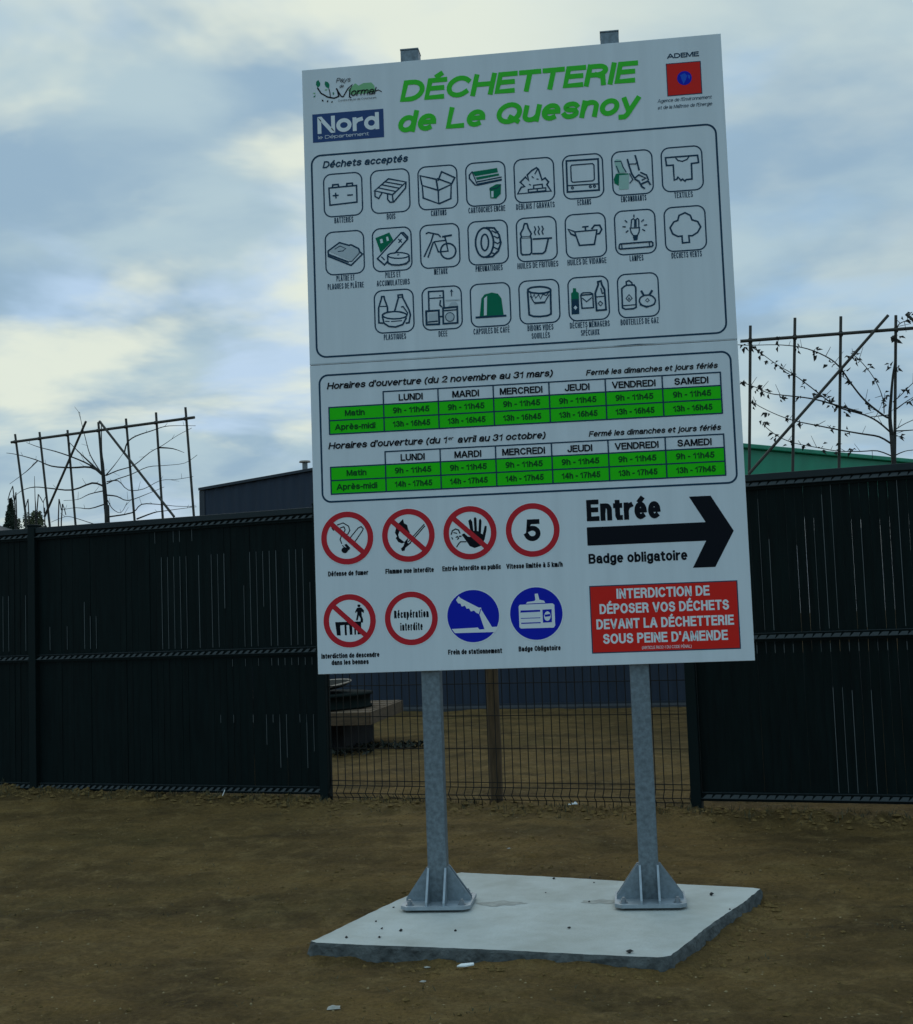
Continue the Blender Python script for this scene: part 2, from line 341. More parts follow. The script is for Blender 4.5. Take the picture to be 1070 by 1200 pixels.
RT_LEAF = [(-0.572, 3.574), (-0.5, 3.557), (-0.445, 3.495), (-0.393, 3.435), (-0.337, 3.405), (-0.282, 3.362), (-0.207, 3.301), (-0.1, 3.204), (-0.011, 3.145), (0.064, 3.08), (0.104, 3.033), (0.143, 3.018), (-0.596, 3.261), (-0.498, 3.201), (-0.461, 3.206), (-0.441, 3.175), (-0.403, 3.157), (-0.278, 3.122), (-0.152, 3.095), (0.222, 2.98), (-0.519, 3.075), (-0.403, 2.995), (-0.266, 2.931), (-0.154, 2.882), (-0.031, 2.86), (0.098, 2.813), (0.231, 2.787), (-0.448, 2.913), (-0.353, 2.797), (-0.241, 2.735), (-0.122, 2.691), (0.004, 2.661), (0.116, 2.624), (0.233, 2.628), (-0.296, 3.579), (-0.132, 3.529), (0.008, 3.473), (0.125, 3.389), (0.284, 3.199), (0.4, 3.013), (0.344, 3.38), (0.425, 3.31), (0.46, 3.186), (0.536, 3.063), (0.542, 3.003), (0.327, 3.449), (0.286, 3.422), (0.686, 3.56), (0.63, 3.564), (0.627, 2.718), (0.607, 3.309), (0.663, 3.302), (0.733, 3.02), (0.728, 3.108), (0.733, 3.685), (0.802, 3.739), (0.219, 3.3)]
PEB = [(-0.807, -0.559), (-0.662, -0.563), (-0.734, -0.26), (-0.682, -0.4), (-0.589, -0.444), (0.398, -0.845), (0.789, 0.229), (0.216, 0.108), (0.207, 0.699), (0.228, 0.56), (0.142, -0.419), (-0.349, -0.452), (0.02, 0.676), (-0.002, 0.333), (0.851, -0.082), (-0.704, 0.034)]
SCR = [(-0.678, -1.421), (-0.255, -0.875), (-0.424, -0.807), (-0.407, -1.032), (-0.747, -0.649), (-0.73, -0.628), (0.026, 3.122), (-0.29, 1.6), (0.79, -0.261), (0.877, 0.013)]
ICON = {
 'BATTERIES': [('c',8,[121,613,260,610,260,694,124,700]),('s',8,[139,610,141,598,168,598,170,611]),('s',8,[210,609,212,597,239,597,241,609]),('s',7,[141,653,167,653]),('s',7,[154,641,155,666]),('s',7,[214,656,238,656])],
 'BOIS': [('c',8,[349,644,420,589,508,612,438,671]),('s',6,[366,630,456,656]),('s',6,[384,616,474,641]),('s',6,[402,603,491,626]),('s',7,[351,648,351,673,369,685,385,659]),('s',7,[438,675,440,708,425,708,413,692,414,666]),('s',7,[507,616,504,642,444,707])],
 'CARTONS': [('c',8,[587,636,665,666,665,733,590,699]),('s',8,[670,665,730,642,726,712,669,733]),('s',8,[585,630,578,586,657,610,663,659]),('s',8,[667,616,685,574,749,609,733,638]),('s',7,[663,607,729,637])],
 'CARTOUCHES ENCRE': [('f','g',[836,587,958,577,961,599,849,610]),('f','g',[850,616,964,605,968,615,858,629]),('f','n',[859,647,979,632,979,642,861,659]),('s',6,[858,639,977,624]),('c',7,[821,602,835,587,859,656,847,653,821,620]),('f','g',[917,674,950,658,974,659,971,707,948,729,920,725]),('f','p',[925,691,936,691,935,721,925,722]),('s',5,[918,680,952,679,973,662])],
 'DÉBLAIS / GRAVATS': [('c',8,[1053,714,1072,682,1089,680,1068,657,1094,633,1110,653,1103,624,1125,604,1149,591,1159,600,1174,654,1189,645,1205,666,1196,679,1216,712]),('s',6,[1153,601,1141,621]),('c',6,[1105,696,1190,694,1191,708,1106,710]),('s',6,[1148,698,1149,707]),('s',6,[1132,694,1132,677,1174,675,1175,691]),('s',5,[1126,633,1133,641]),('s',5,[1149,647,1156,649]),('s',5,[1111,671,1118,675])],
 'ECRANS': [('c',9,[1295,569,1448,571,1446,725,1294,723]),('c',6,[1320,592,1420,592,1427,600,1426,670,1418,677,1322,677,1315,670,1315,599]),('s',6,[1296,692,1444,694]),('c',5,[1324,705,1323,708,1321,710,1317,710,1315,708,1314,704,1315,701,1318,700,1321,700,1323,702]),('c',5,[1410,706,1409,709,1406,710,1403,710,1401,708,1400,705,1401,702,1404,700,1407,701,1409,703]),('c',5,[1430,705,1429,708,1426,710,1423,710,1421,707,1420,704,1421,701,1424,700,1427,700,1429,702])],
 'ENCOMBRANTS': [('f','y',[1544,660,1593,659,1587,731,1541,732]),('f','y',[1525,587,1536,580,1557,584,1561,603,1577,648,1539,649,1528,613]),('f','g',[1518,678,1530,651,1563,651,1590,654,1590,660,1546,660,1540,712,1521,698]),('s',5,[1527,591,1558,592]),('s',5,[1534,614,1545,647]),('s',5,[1559,598,1565,619,1579,647]),('s',8,[1588,585,1595,618,1605,657,1617,678]),('s',8,[1626,569,1633,599,1641,641]),('s',5,[1597,609,1614,609,1626,611,1632,602]),('s',7,[1618,680,1639,665,1671,684,1653,692]),('s',8,[1619,685,1637,696,1651,725,1663,734]),('s',8,[1649,711,1681,699,1691,717]),('s',7,[1648,654,1675,669,1683,693]),('s',5,[1595,656,1609,686,1594,703])],
 'TEXTILES': [('c',8,[1769,591,1921,591,1924,627,1890,629,1889,705,1861,706,1856,713,1844,702,1837,708,1823,690,1818,700,1805,704,1804,630,1772,630]),('s',6,[1818,597,1827,609,1848,615,1871,607,1879,595])],
 'PLÂTRE ET|PLAQUES DE PLÂTRE': [('f','w',[112,931,166,896,259,930,263,947,224,989]),('c',8,[108,930,166,892,212,909,224,907,261,929,266,946,280,957,221,1010,109,957]),('s',4,[112,946,204,988,224,991,264,952]),('s',4,[142,923,168,909,197,924,182,935,158,936]),('s',4,[114,952,209,995])],
 'PILES ET|ACCUMULATEURS': [('f','g',[346,882,416,859,434,898,370,958]),('f','p',[368,891,380,888,384,908,372,911]),('f','p',[399,881,409,879,413,899,403,902]),('f','p',[353,986,475,865,505,899,387,1019]),('c',8,[353,986,475,865,505,899,387,1019]),('s',7,[479,865,486,864,507,888,506,895]),('s',6,[461,896,476,913]),('s',6,[475,897,462,913]),('s',6,[374,979,388,994]),('f','p',[404,975,457,964,511,976,510,1009,458,1026,405,1011]),('c',7,[510,981,508,985,503,987,496,990,487,991,475,992,463,992,450,991,438,990,427,987,417,984,410,981,406,977,404,974,406,970,411,968,418,965,428,964,439,963,451,963,464,964,476,965,487,968,497,971,504,974,508,978]),('s',8,[404,979,405,1010,423,1021,458,1025,494,1021,510,1007,510,980]),('s',5,[453,975,461,974])],
 'MÉTAUX': [('c',8,[741,975,739,984,736,993,730,1000,723,1006,715,1009,707,1011,698,1010,689,1007,681,1003,675,996,670,988,667,979,666,970,668,961,671,952,676,945,683,939,691,936,700,934,709,935,718,938,726,943,732,949,737,957,740,966]),('c',7,[637,921,694,918,703,973,655,973]),('s',7,[693,915,689,901]),('s',9,[679,899,722,895]),('s',7,[598,878,609,873,658,887,668,899]),('s',7,[633,885,620,923,585,991]),('s',7,[632,924,604,996])],
 'PNEUMATIQUES': [('c',9,[926,946,925,961,921,975,916,988,910,999,902,1007,893,1013,884,1015,875,1015,866,1011,858,1004,851,995,846,983,842,970,839,955,839,940,840,925,844,911,849,898,855,887,863,879,872,873,881,870,890,871,899,875,907,882,914,891,919,903,923,916,926,931]),('c',8,[902,944,901,954,899,964,895,972,891,978,887,982,882,983,878,981,874,977,870,970,868,961,866,952,866,941,867,931,869,921,872,913,876,907,881,903,885,902,890,904,894,908,898,915,900,923,902,933]),('s',9,[895,870,932,874,955,910,962,951,948,990,919,1015,890,1016]),('s',6,[921,887,939,899,951,893]),('s',6,[930,915,946,925,958,918]),('s',6,[930,943,947,953,959,945]),('s',6,[928,970,944,980,954,973]),('s',6,[915,996,930,1002,942,992])],
 'HUILES DE FRITURES': [('c',8,[1077,872,1080,864,1092,865,1095,873,1097,887,1111,915,1106,928,1110,941,1109,1008,1100,1018,1064,1017,1058,1008,1058,937,1063,928,1059,911,1073,888]),('s',3,[1065,927,1105,928]),('s',3,[1062,934,1106,936]),('s',6,[1128,882,1133,896,1126,909,1131,923]),('s',6,[1146,882,1151,896,1144,909,1150,923]),('s',6,[1164,882,1170,896,1163,909,1168,923]),('s',8,[1119,943,1208,944]),('s',8,[1192,947,1176,1006,1163,1017,1114,1015])],
 'HUILES DE VIDANGE': [('c',8,[1320,922,1427,920,1412,990,1340,990]),('s',8,[1316,919,1289,907,1302,931,1325,943]),('s',8,[1403,913,1416,897,1441,898,1450,919,1438,939,1428,940]),('s',7,[1359,901,1386,900]),('s',7,[1372,906,1373,918])],
 'LAMPES': [('s',6,[1589,921,1594,883,1603,878,1609,884,1607,918]),('s',6,[1614,918,1615,883,1622,878,1628,884,1627,921]),('c',6,[1585,923,1589,944,1599,961,1618,961,1627,945,1630,924]),('f','n',[1596,965,1621,964,1617,984,1600,985]),('s',6,[1606,860,1606,870]),('s',6,[1563,884,1572,893]),('s',6,[1551,914,1563,915]),('s',6,[1565,942,1575,935]),('s',6,[1641,895,1651,887]),('s',6,[1653,914,1665,913]),('s',6,[1644,934,1654,941]),('c',7,[1531,1001,1535,997,1683,996,1689,1002,1689,1014,1685,1020,1534,1022,1528,1017]),('s',5,[1541,1000,1543,1020]),('s',5,[1672,1000,1674,1017])],
 'DÉCHETS VERTS': [('c',8,[1828,979,1809,980,1785,966,1774,935,1793,908,1812,902,1819,878,1848,867,1872,882,1879,904,1905,914,1918,941,1902,967,1877,981,1860,980,1862,1012,1829,1013])],
 'PLASTIQUES': [('s',8,[369,1308,350,1305,351,1231,366,1188,368,1176,380,1177,382,1190,395,1230,395,1252]),('s',5,[355,1224,390,1226]),('s',8,[430,1252,450,1189,449,1174,470,1173,472,1188,501,1251,507,1275,499,1314,485,1315]),('s',5,[449,1186,471,1185]),('s',6,[464,1234,472,1232,493,1264,490,1278]),('f','p',[370,1271,430,1255,488,1274,483,1302,465,1322,427,1329,385,1319,372,1290]),('c',8,[489,1277,487,1281,483,1284,476,1287,466,1289,455,1291,442,1291,429,1291,415,1290,403,1288,391,1285,382,1281,375,1277,371,1273,369,1269,371,1265,375,1262,383,1259,392,1256,404,1255,416,1255,430,1255,443,1256,456,1258,467,1261,476,1265,483,1269,488,1273]),('s',8,[369,1276,376,1309,399,1326,432,1331,468,1321,486,1290]),('s',5,[383,1300,402,1302]),('s',5,[412,1303,464,1302])],
 'DEEE': [('s',8,[599,1262,600,1167,672,1168,673,1249]),('s',6,[601,1201,672,1201]),('f','n',[660,1191,659,1193,657,1194,655,1194,653,1193,652,1190,653,1188,655,1187,657,1187,659,1189]),('s',7,[657,1214,653,1237,662,1246]),('c',10,[585,1263,647,1263,647,1331,585,1329]),('f','w',[597,1275,639,1274,639,1312,597,1314]),('s',6,[593,1317,639,1316]),('c',9,[668,1253,738,1251,737,1330,667,1330]),('s',6,[670,1266,737,1265]),('f','w',[721,1300,720,1306,718,1312,714,1316,708,1319,703,1320,697,1320,691,1318,686,1314,682,1309,680,1304,679,1298,680,1292,683,1286,687,1282,692,1279,698,1278,704,1278,710,1280,715,1284,719,1289,721,1294]),('c',4,[721,1300,720,1306,718,1312,714,1316,708,1319,703,1320,697,1320,691,1318,686,1314,682,1309,680,1304,679,1298,680,1292,683,1286,687,1282,692,1279,698,1278,704,1278,710,1280,715,1284,719,1289,721,1294]),('s',7,[651,1294,665,1294]),('f','w',[694,1247,709,1227,730,1225,741,1238,740,1247]),('f','w',[683,1213,751,1213,751,1220,683,1219]),('s',4,[713,1165,712,1196]),('s',4,[708,1174,713,1165,718,1175])],
 'CAPSULES DE CAFÉ': [('f','g',[845,1308,857,1218,873,1199,908,1192,938,1200,954,1224,962,1307]),('f','p',[870,1219,885,1207,880,1302,866,1303]),('s',10,[828,1310,972,1310])],
 'BIDONS VIDES|SOUILLÉS': [('c',9,[1193,1199,1192,1203,1187,1206,1181,1208,1172,1210,1161,1212,1150,1212,1137,1212,1125,1210,1113,1208,1103,1206,1094,1203,1088,1199,1084,1195,1083,1192,1084,1188,1089,1185,1095,1182,1104,1180,1115,1179,1126,1179,1139,1179,1151,1180,1163,1182,1173,1185,1182,1188,1188,1192,1192,1195]),('s',9,[1082,1199,1085,1313,1105,1322,1136,1325,1171,1323,1190,1316,1192,1203]),('s',5,[1095,1208,1102,1233,1113,1215,1119,1234,1134,1218,1143,1239,1154,1217,1171,1224,1182,1212]),('s',5,[1094,1222,1111,1255,1163,1255,1184,1222]),('s',4,[1113,1261,1164,1260])],
 'DÉCHETS MÉNAGERS|SPÉCIAUX': [('f','g',[1290,1221,1299,1215,1300,1197,1314,1198,1315,1214,1327,1222,1325,1325,1288,1325]),('s',4,[1290,1253,1326,1252]),('f','n',[1291,1256,1326,1256,1325,1324,1288,1324]),('f','p',[1299,1293,1308,1282,1317,1293,1308,1304]),('c',7,[1336,1234,1393,1233,1394,1298,1339,1298]),('s',6,[1338,1228,1347,1223,1381,1224,1391,1229]),('s',5,[1343,1249,1362,1267,1387,1249]),('c',9,[1420,1174,1435,1171,1438,1189,1450,1214,1453,1312,1408,1313,1405,1229,1421,1188]),('s',5,[1410,1247,1449,1246]),('s',6,[1433,1206,1438,1231,1445,1230]),('c',4,[1417,1279,1427,1269,1438,1280,1428,1292])],
 'BOUTEILLES DE GAZ': [('c',8,[1532,1215,1544,1205,1557,1200,1591,1201,1598,1214,1596,1310,1582,1316,1544,1316,1531,1308]),('s',7,[1555,1197,1554,1183,1568,1178,1581,1190,1582,1197]),('c',4,[1550,1264,1565,1246,1579,1265,1564,1280]),('f','n',[1559,1270,1564,1257,1570,1270]),('s',5,[1537,1298,1592,1297]),('c',7,[1688,1284,1686,1290,1683,1297,1677,1302,1670,1306,1662,1308,1653,1309,1644,1309,1635,1306,1627,1303,1621,1298,1616,1292,1613,1286,1612,1279,1614,1272,1617,1266,1623,1261,1630,1257,1638,1255,1647,1254,1656,1254,1665,1256,1673,1260,1679,1265,1684,1271,1687,1277]),('s',6,[1615,1299,1646,1313,1683,1300]),('s',10,[1624,1233,1634,1254]),('s',10,[1674,1235,1661,1254]),('c',3,[1641,1279,1651,1270,1659,1280,1650,1288])],
 'smoke': [('s',5,[115,2285,144,2276,170,2293,176,2314,166,2331,157,2334]),('s',5,[129,2300,147,2295,153,2310,146,2324]),('s',5,[134,2338,127,2355,134,2376]),('s',5,[177,2349,217,2304,232,2298,242,2309,237,2319,200,2369]),('s',5,[88,2298,96,2310]),('f','k',[147,2382,158,2378,176,2399,167,2410]),('f','k',[164,2409,163,2414,159,2419,154,2422,148,2423,142,2421,137,2418,133,2413,132,2407,134,2402,137,2397,142,2395,148,2394,155,2395,160,2398,163,2403]),('s',4,[138,2385,163,2412])],
 'flame': [('f','k',[393,2286,403,2301,420,2287,438,2270,442,2291,457,2300,461,2321,470,2338,453,2346,436,2328,418,2330,412,2346,417,2362,443,2383,428,2388,411,2380,399,2361,406,2353,396,2335,402,2315]),('f','k',[443,2379,461,2361,454,2389,475,2387,445,2410,441,2423,428,2425,423,2413,436,2400]),('s',5,[460,2381,539,2301]),('s',5,[468,2387,542,2309]),('s',4,[452,2381,457,2390])],
 'hand': [('f','k',[719,2359,731,2352,747,2368,760,2371,764,2354,753,2294,764,2285,772,2298,776,2342,781,2343,780,2283,786,2276,793,2284,793,2343,800,2346,805,2290,813,2286,817,2297,812,2356,820,2362,831,2321,841,2322,839,2342,828,2386,812,2415,779,2425,756,2415,739,2388]),('s',6,[669,2355,675,2338,691,2330,705,2336,711,2351]),('s',5,[681,2347,696,2351]),('s',5,[691,2371,698,2366,704,2375,698,2380]),('s',5,[671,2370,675,2378]),('s',6,[707,2366,716,2366]),('s',5,[739,2393,712,2392,703,2401,693,2416])],
 'five': [],
 'skip': [('f','k',[91,2753,218,2754,217,2815,199,2816,199,2769,191,2768,192,2816,184,2816,183,2768,174,2769,174,2816,161,2816,159,2769,146,2770,147,2818,137,2817,136,2768,115,2770,117,2818,98,2817]),('f','k',[217,2679,216,2683,213,2686,210,2686,206,2685,203,2682,202,2679,203,2675,206,2672,210,2672,214,2673,217,2676]),('f','k',[200,2688,220,2687,234,2701,232,2715,222,2706,222,2726,228,2744,227,2760,215,2759,216,2741,208,2725,201,2749,193,2748,201,2714,199,2704,193,2714,190,2707])],
 'brake': [('f','w',[681,2669,694,2651,702,2661,788,2709,799,2709,801,2721,848,2803,874,2802,864,2827,670,2826,655,2806,780,2803,788,2813,812,2812,790,2741,774,2732,765,2722,750,2726,742,2711,730,2712,722,2697,707,2701,701,2687,690,2684]),('s',4,[797,2717,790,2739])],
 'badge': [('f','w',[978,2710,984,2703,1139,2702,1147,2709,1147,2806,1140,2816,985,2815,978,2808]),('f','w',[1013,2699,1020,2691,1052,2688,1059,2683,1081,2683,1099,2688,1104,2698]),('f','w',[1056,2654,1071,2653,1078,2684,1059,2690]),('f','b',[986,2730,1079,2730,1079,2739,985,2740]),('f','b',[986,2766,1079,2766,1079,2769,986,2769]),('f','b',[987,2788,1079,2788,1079,2793,987,2793]),('f','b',[1090,2730,1133,2729,1132,2790,1090,2791]),('f','w',[1128,2762,1126,2769,1123,2776,1119,2781,1114,2783,1108,2783,1103,2780,1099,2775,1097,2768,1096,2761,1098,2753,1101,2746,1105,2742,1110,2739,1116,2739,1121,2742,1125,2747,1127,2754]),('f','b',[1099,2754,1126,2751,1125,2762,1100,2764])],
 'logo': [('f','h',[233,122,269,90,286,104,310,93,350,93,364,110,370,145,306,147,243,146]),('f','g',[83,57,92,75,90,88,79,96,70,81,72,65]),('f','g',[117,67,132,73,139,87,135,107,120,96,114,82]),('f','h',[113,110,123,107,129,111,119,116]),('s',7,[78,98,94,126,128,149,161,158,184,150,178,117,173,110]),('s',4,[135,107,140,127,141,149]),('s',6,[173,110,197,152,207,154,231,115,254,95,241,123,238,157,245,162]),('f','g',[153,128,160,126,160,139,155,141]),('f','h',[52,122,65,120,65,129]),('f','g',[54,141,67,134,63,145]),('f','k',[98,158,106,164,105,172,98,166]),('f','k',[124,167,131,166,129,175,123,175]),('f','k',[147,173,153,172,152,179,145,179]),('s',4,[372,139,385,135,400,145])],
}

# ------------------------------------------------------------------ ground
def axis(lo, hi, step, far, growth=1.22):
    mid = list(np.arange(lo, hi + step * .5, step)); a = []; st = step; p = mid[0]
    while p > -far: st *= growth; p -= st; a.append(p)
    b = []; st = step; p = mid[-1]
    while p < far: st *= growth; p += st; b.append(p)
    return np.array(a[::-1] + mid + b)
gx = axis(-4.8, 3.6, .024, 900); gy = axis(-2.6, 5.2, .026, 900)
GX, GY = np.meshgrid(gx, gy)
GZ = ground_z(GX, GY)
def in_quad(x, y, q, grow=0.0):
    d = np.full(np.shape(x), 1e9)
    for i in range(4):
        a = q[i]; b = q[(i + 1) % 4]; ex, ey = b[0] - a[0], b[1] - a[1]; l = math.hypot(ex, ey)
        d = np.minimum(d, ((x - a[0]) * -ey + (y - a[1]) * ex) / l)
    return d                      # >0 inside
dq = in_quad(GX, GY, SLAB)
GZ = np.where(dq > .03, np.minimum(GZ, -.15), GZ)
edge = np.clip(1 - np.abs(dq) / .12, 0, 1) * (dq < .03)
GZ = GZ + np.clip(1 + dq / .10, 0, 1) * (dq < .0) * (.012 + .014 * vnoise(GX * 8, GY * 8, 31)) * (GY < .2)
GZ = np.where((dq <= .03) & (dq > -.6), np.minimum(GZ, SLAB_Z - .02), GZ)
ny, nx = GX.shape
me = bpy.data.meshes.new('ground')
vs = np.stack([GX, GY, GZ], -1).reshape(-1, 3)
idx = np.arange(nx * ny).reshape(ny, nx)
qd = np.stack([idx[:-1, :-1], idx[:-1, 1:], idx[1:, 1:], idx[1:, :-1]], -1).reshape(-1, 4)
me.vertices.add(len(vs)); me.vertices.foreach_set('co', vs.ravel())
me.loops.add(qd.size); me.loops.foreach_set('vertex_index', qd.ravel())
me.polygons.add(len(qd)); me.polygons.foreach_set('loop_start', np.arange(0, qd.size, 4)); me.polygons.foreach_set('use_smooth', np.ones(len(qd), bool))
me.update(calc_edges=True); me.validate()
me.materials.append(M['earth'])
go = bpy.data.objects.new('ground', me); COL.objects.link(go); struct(go)

# loose clods and crumbs of earth, dry grass
mb = MB()
def blob(c, r, m, sq=.6, seed=None, tgt=None):
    t = tgt or mb; rr = [r * random.uniform(.55, 1.25) for _ in range(6)]; a = random.uniform(0, 6.28); ca, sa = math.cos(a), math.sin(a)
    p = [(rr[0], 0, 0), (0, rr[1], 0), (-rr[2], 0, 0), (0, -rr[3], 0), (0, 0, rr[4] * sq), (0, 0, -rr[5] * sq)]
    p = [(c[0] + x * ca - y * sa, c[1] + x * sa + y * ca, c[2] + z) for x, y, z in p]
    t.add(p, [(0, 1, 4), (1, 2, 4), (2, 3, 4), (3, 0, 4), (1, 0, 5), (2, 1, 5), (3, 2, 5), (0, 3, 5)], m)
def clod_at(x, y, r, m='clod'):
    if in_quad(np.array(x), np.array(y), SLAB) > -.01: return
    blob((x, y, float(ground_z(x, y)) + r * .1), r, m)
for _ in range(2600):
    clod_at(random.uniform(-4.5, 3.4), random.uniform(-2.5, 3.8), .004 + .014 * random.random() ** 3)
for _ in range(6500):
    clod_at(random.uniform(-4.2, 3.2), -2.6 + 6 * random.random() ** 1.5, .003 + .006 * random.random() ** 2, 'clod_pale' if random.random() < .4 else 'clod')
for _ in range(1500):
    t = random.uniform(-5, 2.8); s = random.gauss(.16, .13); q = F(t, s, 0); clod_at(q[0], q[1], .008 + .028 * random.random() ** 2)
for _ in range(700):
    i = random.choice([0, 0, 1, 1, 3]); k = random.random(); a, b = SLAB[i], SLAB[(i + 1) % 4]; o = abs(random.gauss(0, .06)) + .015
    ex, ey = b[0] - a[0], b[1] - a[1]; l = math.hypot(ex, ey)
    clod_at(a[0] + ex * k + ey / l * o, a[1] + ey * k - ex / l * o, .005 + .016 * random.random() ** 2)
cl = mb.build('earth_clods'); cl['kind'] = 'stuff'
mb = MB()
def blade(x, y, h, lean):
    z = float(ground_z(x, y)) - .005; a = random.uniform(0, 6.28); wd = .0025
    dx, dy = math.cos(a) * lean, math.sin(a) * lean; nx_, ny_ = -math.sin(a) * wd, math.cos(a) * wd
    mb.add([(x - nx_, y - ny_, z), (x + nx_, y + ny_, z), (x + dx * .5 + nx_ * .7, y + dy * .5 + ny_ * .7, z + h * .65), (x + dx * .5 - nx_ * .7, y + dy * .5 - ny_ * .7, z + h * .65), (x + dx, y + dy, z + h)],
           [(0, 1, 2, 3), (3, 2, 4)], 'dry_grass')
for _ in range(150):
    t = random.uniform(-5, 2.6); q = F(t, random.gauss(.12, .12), 0)
    for _ in range(9): blade(q[0] + random.gauss(0, .03), q[1] + random.gauss(0, .03), random.uniform(.02, .06), random.uniform(.01, .06))
for _ in range(170):
    x, y = random.uniform(-4.3, 3.2), random.uniform(-2.3, 3)
    if in_quad(np.array(x), np.array(y), SLAB) > -.05: continue
    for _ in range(7): blade(x + random.gauss(0, .035), y + random.gauss(0, .03), random.uniform(.006, .022), random.uniform(.01, .04))
gr = mb.build('dry_grass'); gr['kind'] = 'stuff'

# ------------------------------------------------------------------ concrete slab
def slab():
    root = thing('concrete_slab', (0, 0, SLAB_Z - .12), 'pale square concrete footing slab with rough dark edges, set in the brown earth', 'concrete slab')
    pts = []
    for i in range(4):
        a = Vector(SLAB[i]); b = Vector(SLAB[(i + 1) % 4]); d = (b - a); n = Vector((d.y, -d.x)).normalized(); N = 40
        for k in range(N):
            f = k / N; wob = (random.random() - .5) * .006 + math.sin(f * 9 + i) * .005
            rnd = -.02 if (k < 1) else 0
            pts.append(a + d * f + n * (wob + rnd))
    n = len(pts); c = Vector((.03, -.06))
    m1 = MB(); ring0 = [(p.x, p.y, SLAB_Z) for p in pts]
    tri = tessellate_polygon([[Vector(p) for p in ring0]])
    m1.add(ring0, [tuple(t) if (Vector(ring0[t[1]]) - Vector(ring0[t[0]])).cross(Vector(ring0[t[2]]) - Vector(ring0[t[0]])).z > 0 else tuple(reversed(t)) for t in tri], 'concrete')
    m1.build('slab_top', root)
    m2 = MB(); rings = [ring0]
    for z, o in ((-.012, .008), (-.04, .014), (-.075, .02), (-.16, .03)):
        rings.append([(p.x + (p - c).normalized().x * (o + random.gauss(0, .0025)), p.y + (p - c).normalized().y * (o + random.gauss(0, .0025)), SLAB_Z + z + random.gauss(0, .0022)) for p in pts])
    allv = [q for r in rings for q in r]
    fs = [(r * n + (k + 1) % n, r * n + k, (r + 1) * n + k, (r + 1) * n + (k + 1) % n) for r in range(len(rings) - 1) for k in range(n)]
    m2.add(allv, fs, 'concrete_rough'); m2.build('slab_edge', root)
    m3 = MB()
    for (x, y, rx, ry) in ((-.20, .10, .11, .055), (.27, .12, .09, .05)):
        ring = [(x + rx * (1 + random.uniform(-.35, .25)) * math.cos(a), y + ry * (1 + random.uniform(-.4, .3)) * math.sin(a), SLAB_Z + .0012) for a in [2 * math.pi * k / 22 for k in range(22)]]
        m3.add(ring + [(x, y, SLAB_Z + .0016)], [(k, (k + 1) % 22, 22) for k in range(22)], 'stain')
    m3.build('earth_stain', root)
slab()
for i, (x, y) in enumerate(PEB):
    m1 = MB(); r = random.uniform(.005, .010) if i not in (5, 6) else .016
    blob((0, 0, 0), r, 'stone', .7, tgt=m1); blob((r * .3, r * .2, 0), r * .7, 'stone', .7, tgt=m1)
    o = m1.build('pebble'); o.location = (x, y, SLAB_Z + r * .5)
    if i == 5: tag(o, 'largest dark pebble, near the front right corner of the concrete slab', 'pebble', 'pebbles on the concrete slab')
    elif i == 6: tag(o, 'dark pebble alone on the slab to the right of the right base plate', 'pebble', 'pebbles on the concrete slab')
    else: tag(o, 'small dark crumb of dirt lying on the pale concrete slab', 'pebble', 'pebbles on the concrete slab')
SL = ['flat pale stone on bare earth at the bottom, below the left slab corner', 'long flat white scrap on the earth in front of the slab', 'small pale stone just off the front edge of the slab', 'small white crumb of stone in front of the slab, below the pale one',
      'pale stone against the front left edge of the slab, left one of two', 'pale stone against the front left edge of the slab, right one of two', 'crumpled white paper scrap on the earth below the wire mesh', 'tiny pale stone on the earth between mesh fence and slab', 'pale yellow stone lying right of the slab edge', 'flat brown stone touching the right edge of the slab']
for i, (x, y) in enumerate(SCR):
    m1 = MB(); mm = 'paper' if i in (1, 6) else ('clod' if i == 9 else 'pale_stone')
    if i == 1:
        m1.prism([(-.035, -.008, 0), (.0, -.014, .002), (.034, -.004, .006), (.03, .012, .008), (-.02, .012, .004)], (0, 0, .005), mm)
    elif i == 6:
        for dx, dz, r in ((0, 0, .03), (.025, .012, .028), (-.02, .0, .018)): blob((dx, 0, dz), r, mm, .8, tgt=m1)
    else:
        r = {0: .032, 9: .04}.get(i, .014); blob((0, 0, 0), r, mm, .35, tgt=m1); blob((r * .3, 0, 0), r * .8, mm, .4, tgt=m1)
    o = m1.build('paper_scrap' if i in (1, 6) else 'stone'); o.location = (x, y, float(ground_z(x, y)) + .008)
    tag(o, SL[i], 'litter' if i in (1, 6) else 'stone', 'pale stones and scraps on the bare earth')
m1 = MB(); q = F(-2.62, .2, 0); m1.tube([(q[0] - .02, q[1], float(ground_z(q[0], q[1])) + .005), (q[0] - .005, q[1] + .02, float(ground_z(q[0], q[1])) + .05)], .003, 'paper', 5)
tag(m1.build('dry_stalk', loc=q), 'thin pale dry stalk sticking out of the earth below the left fence', 'stalk')

